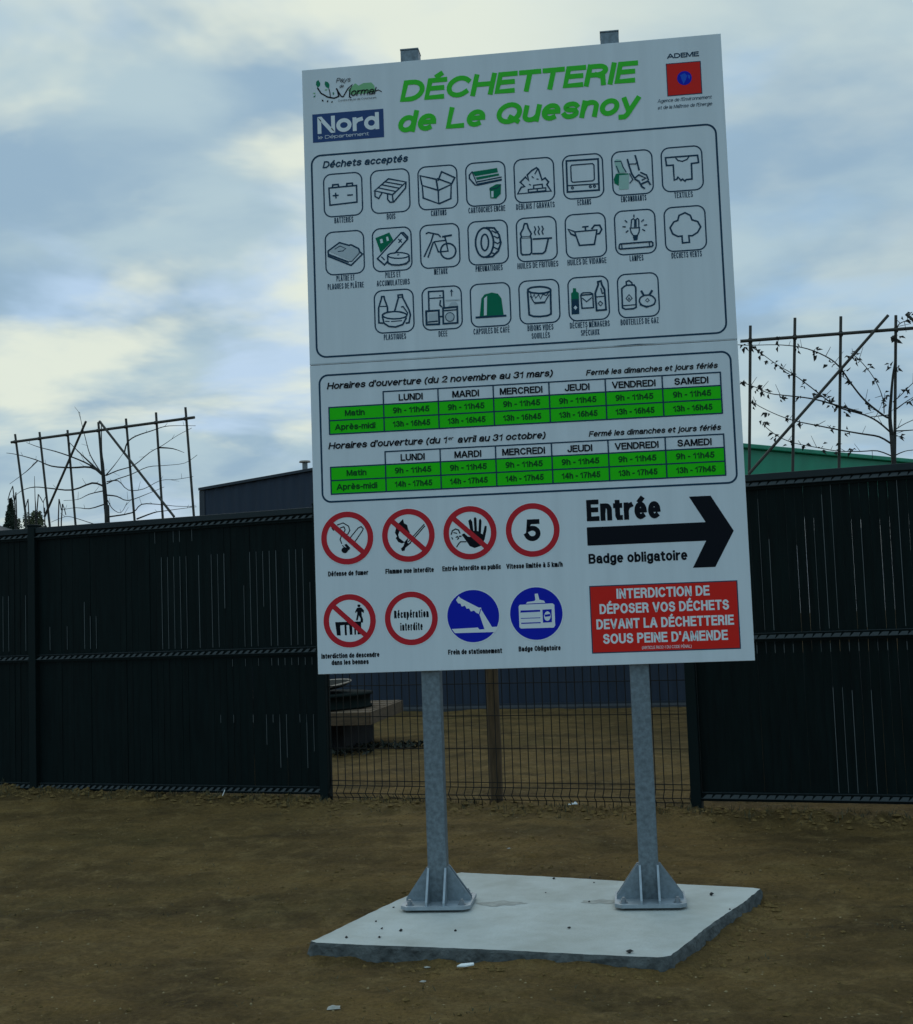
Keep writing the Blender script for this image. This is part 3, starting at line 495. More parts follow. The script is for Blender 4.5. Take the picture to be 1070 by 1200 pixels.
# ------------------------------------------------------------------ the information sign
SW = 2.0608; STOP = 4.0785
def U(u, v, layer=0): return (-SW / 2 + u / 1000.0, -.0004 - .00035 * layer, STOP - v / 1000.0)
def pfill(mb_, m, pts, layer, holes=()):
    loops = [[Vector((p[0], p[1], 0)) for p in L] for L in [pts] + list(holes)]
    tri = tessellate_polygon(loops); flat = [p for L in loops for p in L]; fs = []
    for t in tri:
        a, b, c = (flat[i] for i in t); cr = (b - a).cross(c - a).z
        if abs(cr) < 1e-9: continue
        fs.append(tuple(t) if cr < 0 else tuple(reversed(t)))
    mb_.add([U(p.x, p.y, layer) for p in flat], fs, m)
def pstroke(mb_, m, pts, wd, layer, closed=False, ext=.3):
    P = [Vector((p[0], p[1])) for p in pts]; n = len(P); L = []; R_ = []
    for i in range(n):
        a = P[(i - 1) % n] if (closed or i > 0) else None; b = P[(i + 1) % n] if (closed or i < n - 1) else None
        d1 = (P[i] - a).normalized() if a is not None and (P[i] - a).length > 1e-6 else None
        d2 = (b - P[i]).normalized() if b is not None and (b - P[i]).length > 1e-6 else None
        d1 = d1 or d2; d2 = d2 or d1
        n1 = Vector((-d1.y, d1.x)); n2 = Vector((-d2.y, d2.x)); mm = (n1 + n2)
        mm = mm.normalized() if mm.length > 1e-4 else n1
        k = 1 / max(.74, mm.dot(n1)); L.append(P[i] + mm * wd / 2 * k); R_.append(P[i] - mm * wd / 2 * k)
    if not closed:
        L[0] -= (P[1] - P[0]).normalized() * wd * ext; R_[0] -= (P[1] - P[0]).normalized() * wd * ext
        L[-1] += (P[-1] - P[-2]).normalized() * wd * ext; R_[-1] += (P[-1] - P[-2]).normalized() * wd * ext
    vs = [U(p.x, p.y, layer) for p in L] + [U(p.x, p.y, layer) for p in R_]
    fs = []
    for i in range(n if closed else n - 1):
        j = (i + 1) % n; fs.append((i, j, n + j, n + i))
    mb_.add(vs, fs, m)
def rrect(u0, v0, u1, v1, r, n=7):
    out = []
    for cx_, cy_, a0 in ((u1 - r, v0 + r, -90), (u1 - r, v1 - r, 0), (u0 + r, v1 - r, 90), (u0 + r, v0 + r, 180)):
        for k in range(n + 1):
            a = rad(a0 + 90 * k / n); out.append((cx_ + r * math.cos(a), cy_ + r * math.sin(a)))
    return out
def circ(u, v, r, n=48): return [(u + r * math.cos(2 * math.pi * k / n), v + r * math.sin(2 * math.pi * k / n)) for k in range(n)]
def arc(cx_, cy_, rx, ry, a0, a1, n=None):
    n = n or max(4, int(abs(a1 - a0) / 17)); return [(cx_ + rx * math.cos(rad(a0 + (a1 - a0) * k / n)), cy_ + ry * math.sin(rad(a0 + (a1 - a0) * k / n))) for k in range(n + 1)]
def loop(cx_, cy_, rx, ry): return ['c'] + arc(cx_, cy_, rx, ry, 0, 360)[:-1]
X = .70
GL = {   # centre lines, cap height 1; width, strokes ('c' first = closed)
 'A': (.70, [[(0, 0), (.31, 1), (.39, 1), (.70, 0)], [(.13, .30), (.57, .30)]]),
 'B': (.58, [['c', (0, 0), (0, 1), (.32, 1)] + arc(.32, .77, .22, .23, 70, -70) + [(.32, .54), (.34, .54)] + arc(.34, .27, .24, .27, 70, -70) + [(.34, 0)], [(.06, .54), (.30, .54)]]),
 'C': (.66, [arc(.35, .5, .35, .5, 42, 318)]), 'D': (.62, [['c', (0, 0), (0, 1), (.24, 1)] + arc(.26, .5, .36, .5, 80, -80) + [(.24, 0)]]),
 'E': (.50, [[(.50, 1), (0, 1), (0, 0), (.52, 0)], [(.06, .53), (.46, .53)]]), 'F': (.48, [[(.48, 1), (0, 1), (0, 0)], [(.06, .50), (.42, .50)]]),
 'G': (.68, [arc(.35, .5, .35, .5, 45, 310) + [(.66, .12), (.66, .44), (.40, .44)]]), 'H': (.60, [[(0, 0), (0, 1)], [(.60, 0), (.60, 1)], [(.05, .52), (.55, .52)]]),
 'I': (0.0, [[(0, 0), (0, 1)]]), 'J': (.42, [[(.42, 1), (.42, .24)] + arc(.21, .24, .21, .24, -15, -180)]), 'K': (.58, [[(0, 0), (0, 1)], [(.55, 1), (.02, .36)], [(.2, .56), (.58, 0)]]), 'L': (.48, [[(0, 1), (0, 0), (.48, 0)]]),
 'M': (.74, [[(0, 0), (0, 1), (.06, 1), (.35, .06), (.39, .06), (.68, 1), (.74, 1), (.74, 0)]]), 'N': (.60, [[(0, 0), (0, 1), (.06, 1), (.54, 0), (.60, 0), (.60, 1)]]),
 'O': (.72, [loop(.36, .5, .36, .5)]), 'P': (.54, [[(0, 0), (0, 1)], [(.02, 1), (.28, 1)] + arc(.28, .74, .26, .26, 75, -75) + [(.28, .48), (.05, .48)]]),
 'Q': (.72, [loop(.36, .5, .36, .5), [(.44, .24), (.70, .0)]]), 'R': (.58, [[(0, 0), (0, 1)], [(.02, 1), (.30, 1)] + arc(.30, .75, .25, .25, 75, -75) + [(.30, .50), (.05, .50)], [(.28, .5), (.50, .36), (.56, 0)]]),
 'S': (.58, [arc(.29, .765, .26, .235, 18, 262) + arc(.30, .265, .28, .265, 82, -165)]), 'T': (.58, [[(0, 1), (.58, 1)], [(.29, .92), (.29, 0)]]),
 'U': (.60, [[(0, 1), (0, .3)] + arc(.30, .3, .30, .3, 190, 350) + [(.60, .3), (.60, 1)]]), 'V': (.66, [[(0, 1), (.31, 0), (.35, 0), (.66, 1)]]), 'X': (.6, [[(0, 0), (.6, 1)], [(0, 1), (.6, 0)]]), 'Y': (.62, [[(0, 1), (.31, .42)], [(.62, 1), (.31, .42), (.31, 0)]]), 'Z': (.56, [[(0, 1), (.54, 1), (.02, 0), (.56, 0)]]),
 'a': (.46, [[(.02, .50)] + arc(.23, .48, .21, .22, 150, 0) + [(.44, .1), (.47, 0)], loop(.21, .19, .21, .19)]), 'b': (.48, [[(0, 1), (0, 0)], loop(.25, .35, .23, .35)]), 'c': (.44, [arc(.24, .35, .24, .35, 42, 318)]),
 'd': (.48, [[(.48, 1), (.48, 0)], loop(.23, .35, .23, .35)]), 'e': (.48, [[(.05, .36), (.44, .36)], arc(.24, .35, .24, .35, 2, 300)]), 'f': (.30, [[(.32, 1.0), (.22, 1.0), (.14, .9), (.14, 0)], [(0, .68), (.30, .68)]]),
 'g': (.48, [loop(.23, .36, .23, .34), [(.48, .70), (.48, -.08)] + arc(.25, -.08, .23, .20, -15, -150)]), 'h': (.44, [[(0, 1), (0, 0)], [(.03, .44)] + arc(.23, .46, .21, .24, 150, 0) + [(.44, 0)]]), 'i': (0.0, [[(0, 0), (0, .62)], [(0, .99), (0, 1.01)]]),
 'j': (.1, [[(.1, .7), (.1, -.2), (0, -.27)], [(.1, .96), (.1, 1.0)]]), 'k': (.44, [[(0, 0), (0, 1)], [(.42, .70), (.03, .30)], [(.16, .42), (.44, 0)]]), 'l': (0.0, [[(0, 0), (0, 1)]]),
 'm': (.72, [[(0, 0), (0, .70)], [(.02, .46)] + arc(.19, .48, .17, .22, 150, 0) + [(.36, 0)], [(.39, .46)] + arc(.55, .48, .17, .22, 150, 0) + [(.72, 0)]]), 'n': (.44, [[(0, 0), (0, .70)], [(.03, .44)] + arc(.23, .46, .21, .24, 150, 0) + [(.44, 0)]]),
 'o': (.50, [loop(.25, .35, .25, .35)]), 'p': (.48, [[(0, .70), (0, -.28)], loop(.25, .35, .23, .35)]), 'q': (.48, [[(.48, .70), (.48, -.28)], loop(.23, .35, .23, .35)]), 'r': (.28, [[(0, 0), (0, .70)], [(.03, .46), (.12, .62), (.28, .68)]]),
 's': (.44, [arc(.22, .535, .19, .165, 20, 262) + arc(.23, .185, .21, .185, 82, -162)]), 't': (.28, [[(.12, .92), (.12, .12), (.18, .0), (.29, 0)], [(0, .68), (.28, .68)]]), 'u': (.44, [[(0, .70), (0, .24)] + arc(.21, .24, .21, .24, 190, 335), [(.44, .70), (.44, 0)]]),
 'v': (.46, [[(0, .70), (.21, 0), (.25, 0), (.46, .70)]]), 'x': (.44, [[(0, 0), (.44, .7)], [(0, .7), (.44, 0)]]), 'y': (.46, [[(0, .70), (.23, .04)], [(.46, .70), (.2, -.14), (.12, -.26), (.0, -.26)]]), 'z': (.4, [[(0, .7), (.4, .7), (0, 0), (.4, 0)]]),
 '1': (.30, [[(.0, .74), (.16, .80), (.26, 1), (.26, 0)]]), '2': (.52, [arc(.26, .73, .25, .27, 165, -35) + [(.02, 0), (.52, 0)]]), '3': (.52, [arc(.25, .76, .23, .24, 160, -70) + arc(.25, .26, .26, .26, 75, -165)]), '4': (.54, [[(.42, 0), (.42, 1)], [(.36, .98), (0, .32), (0, .26), (.54, .26)]]),
 '5': (.52, [[(.48, 1), (.12, 1), (.05, .52)] + arc(.25, .31, .26, .31, 125, -162)]), '6': (.52, [loop(.26, .30, .25, .30), arc(.36, .45, .35, .55, 185, 80)]), '7': (.50, [[(0, 1), (.5, 1), (.28, .5), (.16, 0)]]), '8': (.52, [loop(.26, .76, .22, .24), loop(.26, .26, .26, .26)]), '9': (.52, [loop(.26, .70, .25, .30), arc(.16, .55, .35, .55, 5, -100)]), '0': (.52, [loop(.26, .5, .26, .5)]),
 "'": (0.0, [[(0, 1), (0, .80)]]), '-': (.20, [[(0, .36), (.20, .36)]]), '(': (.18, [arc(.40, .38, .40, .72, 125, 235)]), ')': (.18, [arc(-.22, .38, .40, .72, 55, -55)]), '/': (.26, [[(0, -.02), (.26, 1.02)]]), '.': (0, [[(0, 0), (0, .04)]]), ' ': (.22, []),
}
ACC = {'\u00c9': ('E', 'a', .25, 1.24), '\u00e9': ('e', 'a', .25, .95), '\u00e8': ('e', 'g', .25, .95), '\u00e0': ('a', 'g', .23, .95), '\u00c2': ('A', 'c', .35, 1.22), '\u00ee': ('i', 'c', 0, .95)}
def text(mb_, s, u0, u1, base, cap, m, layer=3, bold=.03, shear=0.0, sp=1.0):
    wt = min(.115 + 2.4 * bold, .205 if cap < 60 else .225); wd = wt * cap; ky = cap - wd
    g = wd * 1.0 + cap * .065 * sp
    S_ = []; x = 0.0; gx_ = 0.0
    for ci, ch in enumerate(s):
        acc = None
        if ch in ACC: ch, acc, ax, ay = ACC[ch]
        w_, st = GL[ch]; st = list(st)
        if acc:
            if ch == 'i': st = st[:1]
            if acc == 'a': st.append([(ax - .03, ay + .0), (ax + .07, ay + .11)])
            if acc == 'g': st.append([(ax + .03, ay + .0), (ax - .07, ay + .11)])
            if acc == 'c': st.append([(ax - .14, ay - .06), (ax, ay + .08), (ax + .14, ay - .06)])
        lc = ch.islower()
        for q in st:
            cl = q[0] == 'c'; S_.append((cl, [(x + p[0], gx_, p[1] * (1.06 if lc and p[1] <= .72 else 1)) for p in (q[1:] if cl else q)]))
        x += w_; gx_ += g if ch != ' ' else g * .55
    sk = shear * .95 * ky
    # solve the horizontal scale so that the outline spans u0..u1
    lo_x, hi_x = 0.0, 5000.0
    for _ in range(40):
        kx = (lo_x + hi_x) / 2; xs = [p[0] * kx + p[1] + sk * p[2] for c, q in S_ for p in q]
        if max(xs) - min(xs) > u1 - u0 - wd: hi_x = kx
        else: lo_x = kx
    x0 = min(xs)
    thin = wd if kx > ky * .62 else wd * max(.84, kx / ky / .62)
    for k, (c, q) in enumerate(S_):
        pstroke(mb_, m, [(u0 + wd / 2 + p[0] * kx + p[1] + sk * p[2] - x0, base - wd / 2 - p[2] * ky) for p in q], thin, layer + .12 * (k % 5), c, .5)

sign = thing('information_sign', (0, .075, SLAB_Z), 'tall white recycling centre information board on two galvanised steel posts', 'sign')
def panel(name, v0, v1):
    b = MB(); z0, z1 = STOP - v1 / 1000, STOP - v0 / 1000
    b.box((-SW / 2, 0, z0), (SW / 2, .028, z1), 'panel'); return b.build(name, sign, bevel=.0015)
up = panel('upper_panel', 0, 1494.5); lo_ = panel('lower_panel', 1497.5, 3000)
# strip of dark gap where the joint is slightly open
b = MB(); pfill(b, 'ink_faint', [(0, 1488), (2060, 1488), (2060, 1491), (0, 1491)], 1); pfill(b, 'ink_navy', [(1470, 1491.5), (1530, 1488), (1600, 1487), (1690, 1491.5)], 2); b.build('joint_shadow_gap', up)

# --- upper panel print
b = MB()
text(b, 'DÉCHETTERIE', 491, 1661, 207, 109, 'ink_title_green', 3, .045, .26)
text(b, 'de Le Quesnoy', 478, 1664, 362, 108, 'ink_title_green', 4, .045, .26)
b.build('title_lettering', up)
b = MB(); text(b, 'Déchets acceptés', 92, 521, 511, 36, 'ink_navy', 3, .036, .26); b.build('heading_lettering', up)
b = MB(); pstroke(b, 'ink_navy', rrect(37, 444, 2013, 1458, 48), 9, 1, True); b.build('frame_line', up)
INK = {'n': 'ink_navy', 'g': 'ink_icon_green', 'p': 'panel', 'w': 'ink_faint', 'y': 'ink_mint', 'k': 'ink_black', 'b': 'ink_blue', 'h': 'ink_pale_green'}
def ops(b, L, layer, line='ink_navy', over={}):
    for op in L:
        p = [(op[2][i], op[2][i + 1]) for i in range(0, len(op[2]), 2)]
        if op[0] == 'f': pfill(b, over.get(op[1], INK.get(op[1], op[1])), p, layer)
        else: pstroke(b, line, p, op[1], layer, op[0] == 'c')
        layer += .35
    return layer
ROWS = [[(i, k) for i, k in enumerate(('BATTERIES', 'BOIS', 'CARTONS', 'CARTOUCHES ENCRE', 'DÉBLAIS / GRAVATS', 'ECRANS', 'ENCOMBRANTS', 'TEXTILES'))],
        [(i, k) for i, k in enumerate(('PLÂTRE ET|PLAQUES DE PLÂTRE', 'PILES ET|ACCUMULATEURS', 'MÉTAUX', 'PNEUMATIQUES', 'HUILES DE FRITURES', 'HUILES DE VIDANGE', 'LAMPES', 'DÉCHETS VERTS'))],
        [(i + 1, k) for i, k in enumerate(('PLASTIQUES', 'DEEE', 'CAPSULES DE CAFÉ', 'BIDONS VIDES|SOUILLÉS', 'DÉCHETS MÉNAGERS|SPÉCIAUX', 'BOUTEILLES DE GAZ'))]]
CAPW = {'PLAQUES DE PLÂTRE': 181, 'ACCUMULATEURS': 164, 'PLÂTRE ET': 91, 'PILES ET': 76, 'BIDONS VIDES': 125, 'SOUILLÉS': 88, 'DÉCHETS MÉNAGERS': 190, 'SPÉCIAUX': 88, 'BOUTEILLES DE GAZ': 180, 'BATTERIES': 95, 'BOIS': 43, 'CARTOUCHES ENCRE': 181}
PIC = {'BATTERIES': 'car battery', 'BOIS': 'pallet', 'CARTONS': 'open box', 'CARTOUCHES ENCRE': 'green ink cartridges', 'DÉBLAIS / GRAVATS': 'rubble heap', 'ECRANS': 'television', 'ENCOMBRANTS': 'green chair and lounger', 'TEXTILES': 'torn shirt',
       'PLÂTRE ET|PLAQUES DE PLÂTRE': 'plaster sacks', 'PILES ET|ACCUMULATEURS': 'batteries', 'MÉTAUX': 'bicycle', 'PNEUMATIQUES': 'tyre', 'HUILES DE FRITURES': 'oil bottle and pan', 'HUILES DE VIDANGE': 'oil can', 'LAMPES': 'lamps', 'DÉCHETS VERTS': 'tree',
       'PLASTIQUES': 'plastic bottles and bowl', 'DEEE': 'appliances', 'CAPSULES DE CAFÉ': 'green coffee capsule', 'BIDONS VIDES|SOUILLÉS': 'stained drum', 'DÉCHETS MÉNAGERS|SPÉCIAUX': 'bottles and pail', 'BOUTEILLES DE GAZ': 'gas bottles'}
for r, (v0, v1) in enumerate(((544, 759), (837, 1051), (1147, 1357))):
    for i, key in ROWS[r]:
        u0 = 95 + 236.3 * i; u1 = u0 + 192; b = MB()
        pstroke(b, 'ink_navy', rrect(u0, v0, u1, v1, 38), 6.5, 1, True)
        ly = ops(b, ICON[key], 2)
        for j, s in enumerate(key.split('|')):
            wd = CAPW.get(s, 11.0 * len(s)); c = (u0 + u1) / 2
            text(b, s, c - wd / 2, c + wd / 2, v1 + (34.5 if r < 2 else 36) + 39 * j, 29, 'ink_navy', 2, .012)
        o = b.build('pictogram', up); o['label'] = 'square outlined pictogram of ' + PIC[key]
# logos
b = MB(); ops(b, ICON['logo'], 1, 'ink_black', {'g': 'ink_leaf_green'})
text(b, 'Pays', 173, 247, 80, 23, 'ink_black', 9, .0, .3); text(b, 'de', 190, 212, 108, 17, 'ink_black', 9, .0, .3)
text(b, 'ormal', 246, 376, 155, 36, 'ink_black', 10, .01, .3); text(b, 'Communauté de Communes', 180, 374, 177, 9, 'ink_black', 9, .0)
b.build('leafy_logo', up)
b = MB(); pfill(b, 'ink_logo_blue', [(47, 232), (406, 232), (406, 377), (47, 377)], 1)
text(b, 'Nord', 72, 383, 334, 87, 'ink_white', 3, .046); text(b, 'le Département', 74, 330, 361, 17, 'ink_white', 3, .0, 0, 1.5)
b.build('blue_logo', up)
b = MB(); pfill(b, 'ink_bright_red', [(1797, 131), (1955, 131), (1955, 286), (1797, 286)], 2)
pfill(b, 'ink_navy', [(1793, 127), (1959, 127), (1959, 290), (1793, 290)], 1)
pfill(b, 'ink_blue', circ(1878, 206, 35, 30), 3); pfill(b, 'ink_globe', [(1858, 190), (1880, 182), (1892, 196), (1884, 216), (1872, 236), (1866, 215)], 4); pfill(b, 'ink_globe', [(1894, 190), (1906, 196), (1904, 214), (1896, 208)], 4)
text(b, 'ADEME', 1801, 1953, 103, 24, 'ink_navy', 3, .04, 0, 1.25)
text(b, "Agence de l'Environnement", 1745, 2003, 318, 17, 'ink_navy', 3, .0, .2); text(b, "et de la Maîtrise de l'Energie", 1745, 2003, 351, 17, 'ink_navy', 3, .0, .2)
b.build('red_logo', up)

# --- lower panel print
b = MB(); pstroke(b, 'ink_navy', rrect(46, 1549, 2024, 2171, 42), 9, 1, True); b.build('frame_line', lo_)
CO = [90, 360.5, 629, 897, 1165, 1433, 1701, 1973]
DAYS = [('LUNDI', 118), ('MARDI', 130), ('MERCREDI', 205), ('JEUDI', 118), ('VENDREDI', 205), ('SAMEDI', 158)]
def table(rv, base, head, rows):
    b = MB()
    pfill(b, 'ink_time_green', [(CO[0], rv[1]), (CO[7], rv[1]), (CO[7], rv[3]), (CO[0], rv[3])], 1)
    ly = 2
    for k, v in enumerate(rv): pstroke(b, 'ink_navy', [(CO[1] if k == 0 else CO[0], v), (CO[7], v)], 6.5, ly); ly += .3
    for k, u in enumerate(CO): pstroke(b, 'ink_navy', [(u, rv[1] if k == 0 else rv[0]), (u, rv[3])], 6.5, ly); ly += .3
    for k, (d, wd) in enumerate(DAYS):
        c = (CO[k + 1] + CO[k + 2]) / 2; text(b, d, c - wd / 2, c + wd / 2, rv[1] - 14, 33, 'ink_black', 5, .034)
    for r, (nm, wd, cells) in enumerate(rows):
        c = (CO[0] + CO[1]) / 2 - 8; bl = rv[r + 2] - 19
        text(b, nm, c - wd / 2, c + wd / 2, bl, 29, 'ink_dark_green', 5, .036)
        for k, s in enumerate(cells):
            c = (CO[k + 1] + CO[k + 2]) / 2; wd2 = 12.4 * len(s) + (54 if len(s) == 10 else 46)
            text(b, s, c - wd2 / 2, c + wd2 / 2, bl, 29, 'ink_dark_green', 5, .036)
    for s, a, z, bl, cp, bo in head: text(b, s, a, z, bl, cp, 'ink_black', 5, bo, .24)
    return b.build('opening_hours_table', lo_)
m9 = '9h - 11h45'; n16 = '13h - 16h45'; n17 = '13h - 17h45'; f17 = '14h - 17h45'
table([1646, 1709, 1774, 1841], 0, [("Horaires d'ouverture (du 2 novembre au 31 mars)", 83, 1187, 1619, 33, .034), ('Fermé les dimanches et jours fériés', 1344, 1963, 1625, 27, .032)],
      [('Matin', 98, [m9] * 6), ('Après-midi', 200, [n16] * 6)])['label'] = 'green timetable for November to March'
table([1940, 2003, 2068, 2134], 0, [("Horaires d'ouverture (du 1", 82, 668, 1914, 33, .034), ('er', 671, 697, 1900, 17, .02), ('avril au 31 octobre)', 716, 1140, 1916, 33, .034), ('Fermé les dimanches et jours fériés', 1344, 1963, 1920, 27, .032)],
      [('Matin', 98, [m9] * 6), ('Après-midi', 200, [f17, f17, f17, f17, n17, n17])])['label'] = 'green timetable for April to October'
def ring(b, u, v, bar, L0):
    pfill(b, 'ink_red', circ(u, v, 128), L0, [circ(u, v, 101)])
    if bar:
        a = rad(43); d = Vector((math.cos(a), math.sin(a))); e = Vector((-d.y, d.x)) * 12; p = Vector((u, v))
        pfill(b, 'ink_red', [tuple(p - d * 103 - e), tuple(p + d * 103 - e), tuple(p + d * 103 + e), tuple(p - d * 103 + e)], L0 + .6)
def roundel(u, v, key, bar, caps, label, extra=None):
    b = MB(); pfill(b, 'ink_white', circ(u, v, 132), 1)
    ly = 2
    if key: ly = ops(b, ICON[key], 2, 'ink_black')
    if extra: extra(b)
    ring(b, u, v, bar, max(ly, 3))
    for s, a, z, bl in caps: text(b, s, a, z, bl, 24, 'ink_black', 2, .045)
    b.build('prohibition_roundel', lo_)['label'] = label
roundel(162, 2350, 'smoke', True, [('Défense de fumer', 63, 260, 2532)], 'red no smoking roundel')
roundel(461, 2350, 'flame', True, [('Flamme nue interdite', 344, 579, 2531)], 'red no naked flame roundel')
roundel(759, 2351, 'hand', True, [('Entrée interdite au public', 620, 901, 2530)], 'red no entry roundel with raised black hand')
roundel(1059, 2351, None, False, [('Vitesse limitée à 5 km/h', 927, 1194, 2531)], 'red speed limit roundel with number 5', lambda b: text(b, '5', 1019, 1096, 2404, 104, 'ink_black', 2, .05))
roundel(162, 2749, 'skip', True, [('Interdiction de descendre', 19, 302, 2926), ('dans les bennes', 68, 249, 2958)], 'red roundel with figure on a skip')
def rec(b):
    text(b, 'Récupération', 379, 547, 2746, 38, 'ink_black', 2, .03); text(b, 'interdite', 407, 516, 2806, 38, 'ink_black', 2, .03)
roundel(462, 2748, None, False, [], 'red roundel with lettering inside', rec)
def disc(u, v, key, caps, label):
    b = MB(); pfill(b, 'ink_white', circ(u, v, 129), 1); pfill(b, 'ink_blue', circ(u, v, 124), 2); ops(b, ICON[key], 3, 'ink_blue', {'w': 'ink_white'})
    for s, a, z, bl in caps: text(b, s, a, z, bl, 24, 'ink_black', 2, .045)
    b.build('mandatory_disc', lo_)['label'] = label
disc(760, 2748, 'brake', [('Frein de stationnement', 634, 891, 2927)], 'blue disc with white hand brake')
disc(1060, 2747, 'badge', [('Badge Obligatoire', 970, 1168, 2923)], 'blue disc with white badge')
b = MB(); pfill(b, 'ink_black', [(1315, 2350), (1869, 2350), (1798, 2227), (1898, 2227), (1996, 2396), (1903, 2561), (1800, 2561), (1867, 2437), (1315, 2437)], 1); b.build('arrow', lo_)
b = MB(); text(b, 'Entrée', 1317, 1663, 2322, 102, 'ink_black', 2, .052); b.build('entrance_lettering', lo_)
b = MB(); text(b, 'Badge obligatoire', 1317, 1777, 2523, 47, 'ink_black', 2, .038); b.build('badge_lettering', lo_)
b = MB(); pfill(b, 'ink_navy', [(1314, 2627), (2000, 2627), (2000, 2944), (1314, 2944)], 1); pfill(b, 'ink_bright_red', [(1319, 2632), (1995, 2632), (1995, 2939), (1319, 2939)], 2)
for s, a, z, bl in (('INTERDICTION DE', 1440, 1871, 2692), ('DÉPOSER VOS DÉCHETS', 1358, 1956, 2761), ('DEVANT LA DÉCHETTERIE', 1340, 1975, 2832), ("SOUS PEINE D'AMENDE", 1369, 1944, 2901)):
    text(b, s, a, z, bl, 47, 'ink_white', 3, .034)
text(b, '(ARTICLE R632-1 DU CODE PÉNAL)', 1547, 1775, 2931, 14, 'ink_white', 3, .0)
b.build('red_notice', lo_)

# --- posts
for sx in (-.49, .50):
    p = MB(); h = .045
    p.box((sx - h, .03, SLAB_Z), (sx + h, .12, 4.150), 'galv')
    po = p.build('post', sign, bevel=.006)
    c = MB(); c.box((sx - h - .001, .029, 4.150), (sx + h + .001, .121, 4.156), 'galv'); c.build('post_cap', po)
    q = MB(); a = .163; k = .03; y0 = .075; z0, z1 = SLAB_Z + .012, SLAB_Z + .028
    oc = [(sx - a + k, y0 - a), (sx + a - k, y0 - a), (sx + a, y0 - a + k), (sx + a, y0 + a - k), (sx + a - k, y0 + a), (sx - a + k, y0 + a), (sx - a, y0 + a - k), (sx - a, y0 - a + k)]
    q.prism([(x, y, z0) for x, y in oc], (0, 0, z1 - z0), 'galv_base_lit_edge')
    g = .010
    bp = q.build('base_plate', po, bevel=.002)
    q = MB(); q.box((sx - .12, y0 - .12, SLAB_Z - .002), (sx + .12, y0 + .12, z0), 'concrete_rough'); q.build('grout_pad', bp)
    H = .155; Ln = .108
    for s1 in (-1, 1):
        for s2 in (-1, 1):
            # plate pointing sideways (in the planes of the post's front and back faces)
            q = MB(); x0 = sx + s1 * (h + .0005); yy = y0 + s2 * (h - .022) - .005
            q.prism([(x0, yy, z1), (x0 + s1 * Ln, yy, z1), (x0 + s1 * Ln, yy, z1 + .014), (x0 + s1 * .008, yy, z1 + H), (x0, yy, z1 + H)], (0, g, 0), 'galv_plate', 'galv_base_lit_edge'); q.build('gusset', po)  # paler side faces paint the light caught along the edges
            q = MB(); xx = sx + s1 * (h - .004); ya = y0 + s2 * (h + .0005)
            q.prism([(xx - g / 2, ya, z1), (xx - g / 2, ya + s2 * Ln, z1), (xx - g / 2, ya + s2 * Ln, z1 + .014), (xx - g / 2, ya + s2 * .008, z1 + H), (xx - g / 2, ya, z1 + H)], (g, 0, 0), 'galv_plate', 'galv_base_lit_edge'); q.build('gusset', po)  # edge brightness is put into the side colour here too
            q = MB(); bx, by = sx + s1 * .122, y0 + s2 * .122
            q.tube([(bx, by, z1), (bx, by, z1 + .004)], .019, 'bolt', 16); q.tube([(bx, by, z1 + .004), (bx, by, z1 + .018)], .013, 'bolt', 6, smooth=False); q.tube([(bx, by, z1 + .018), (bx, by, z1 + .026)], .007, 'bolt', 8)
            q.build('anchor_bolt', bp)

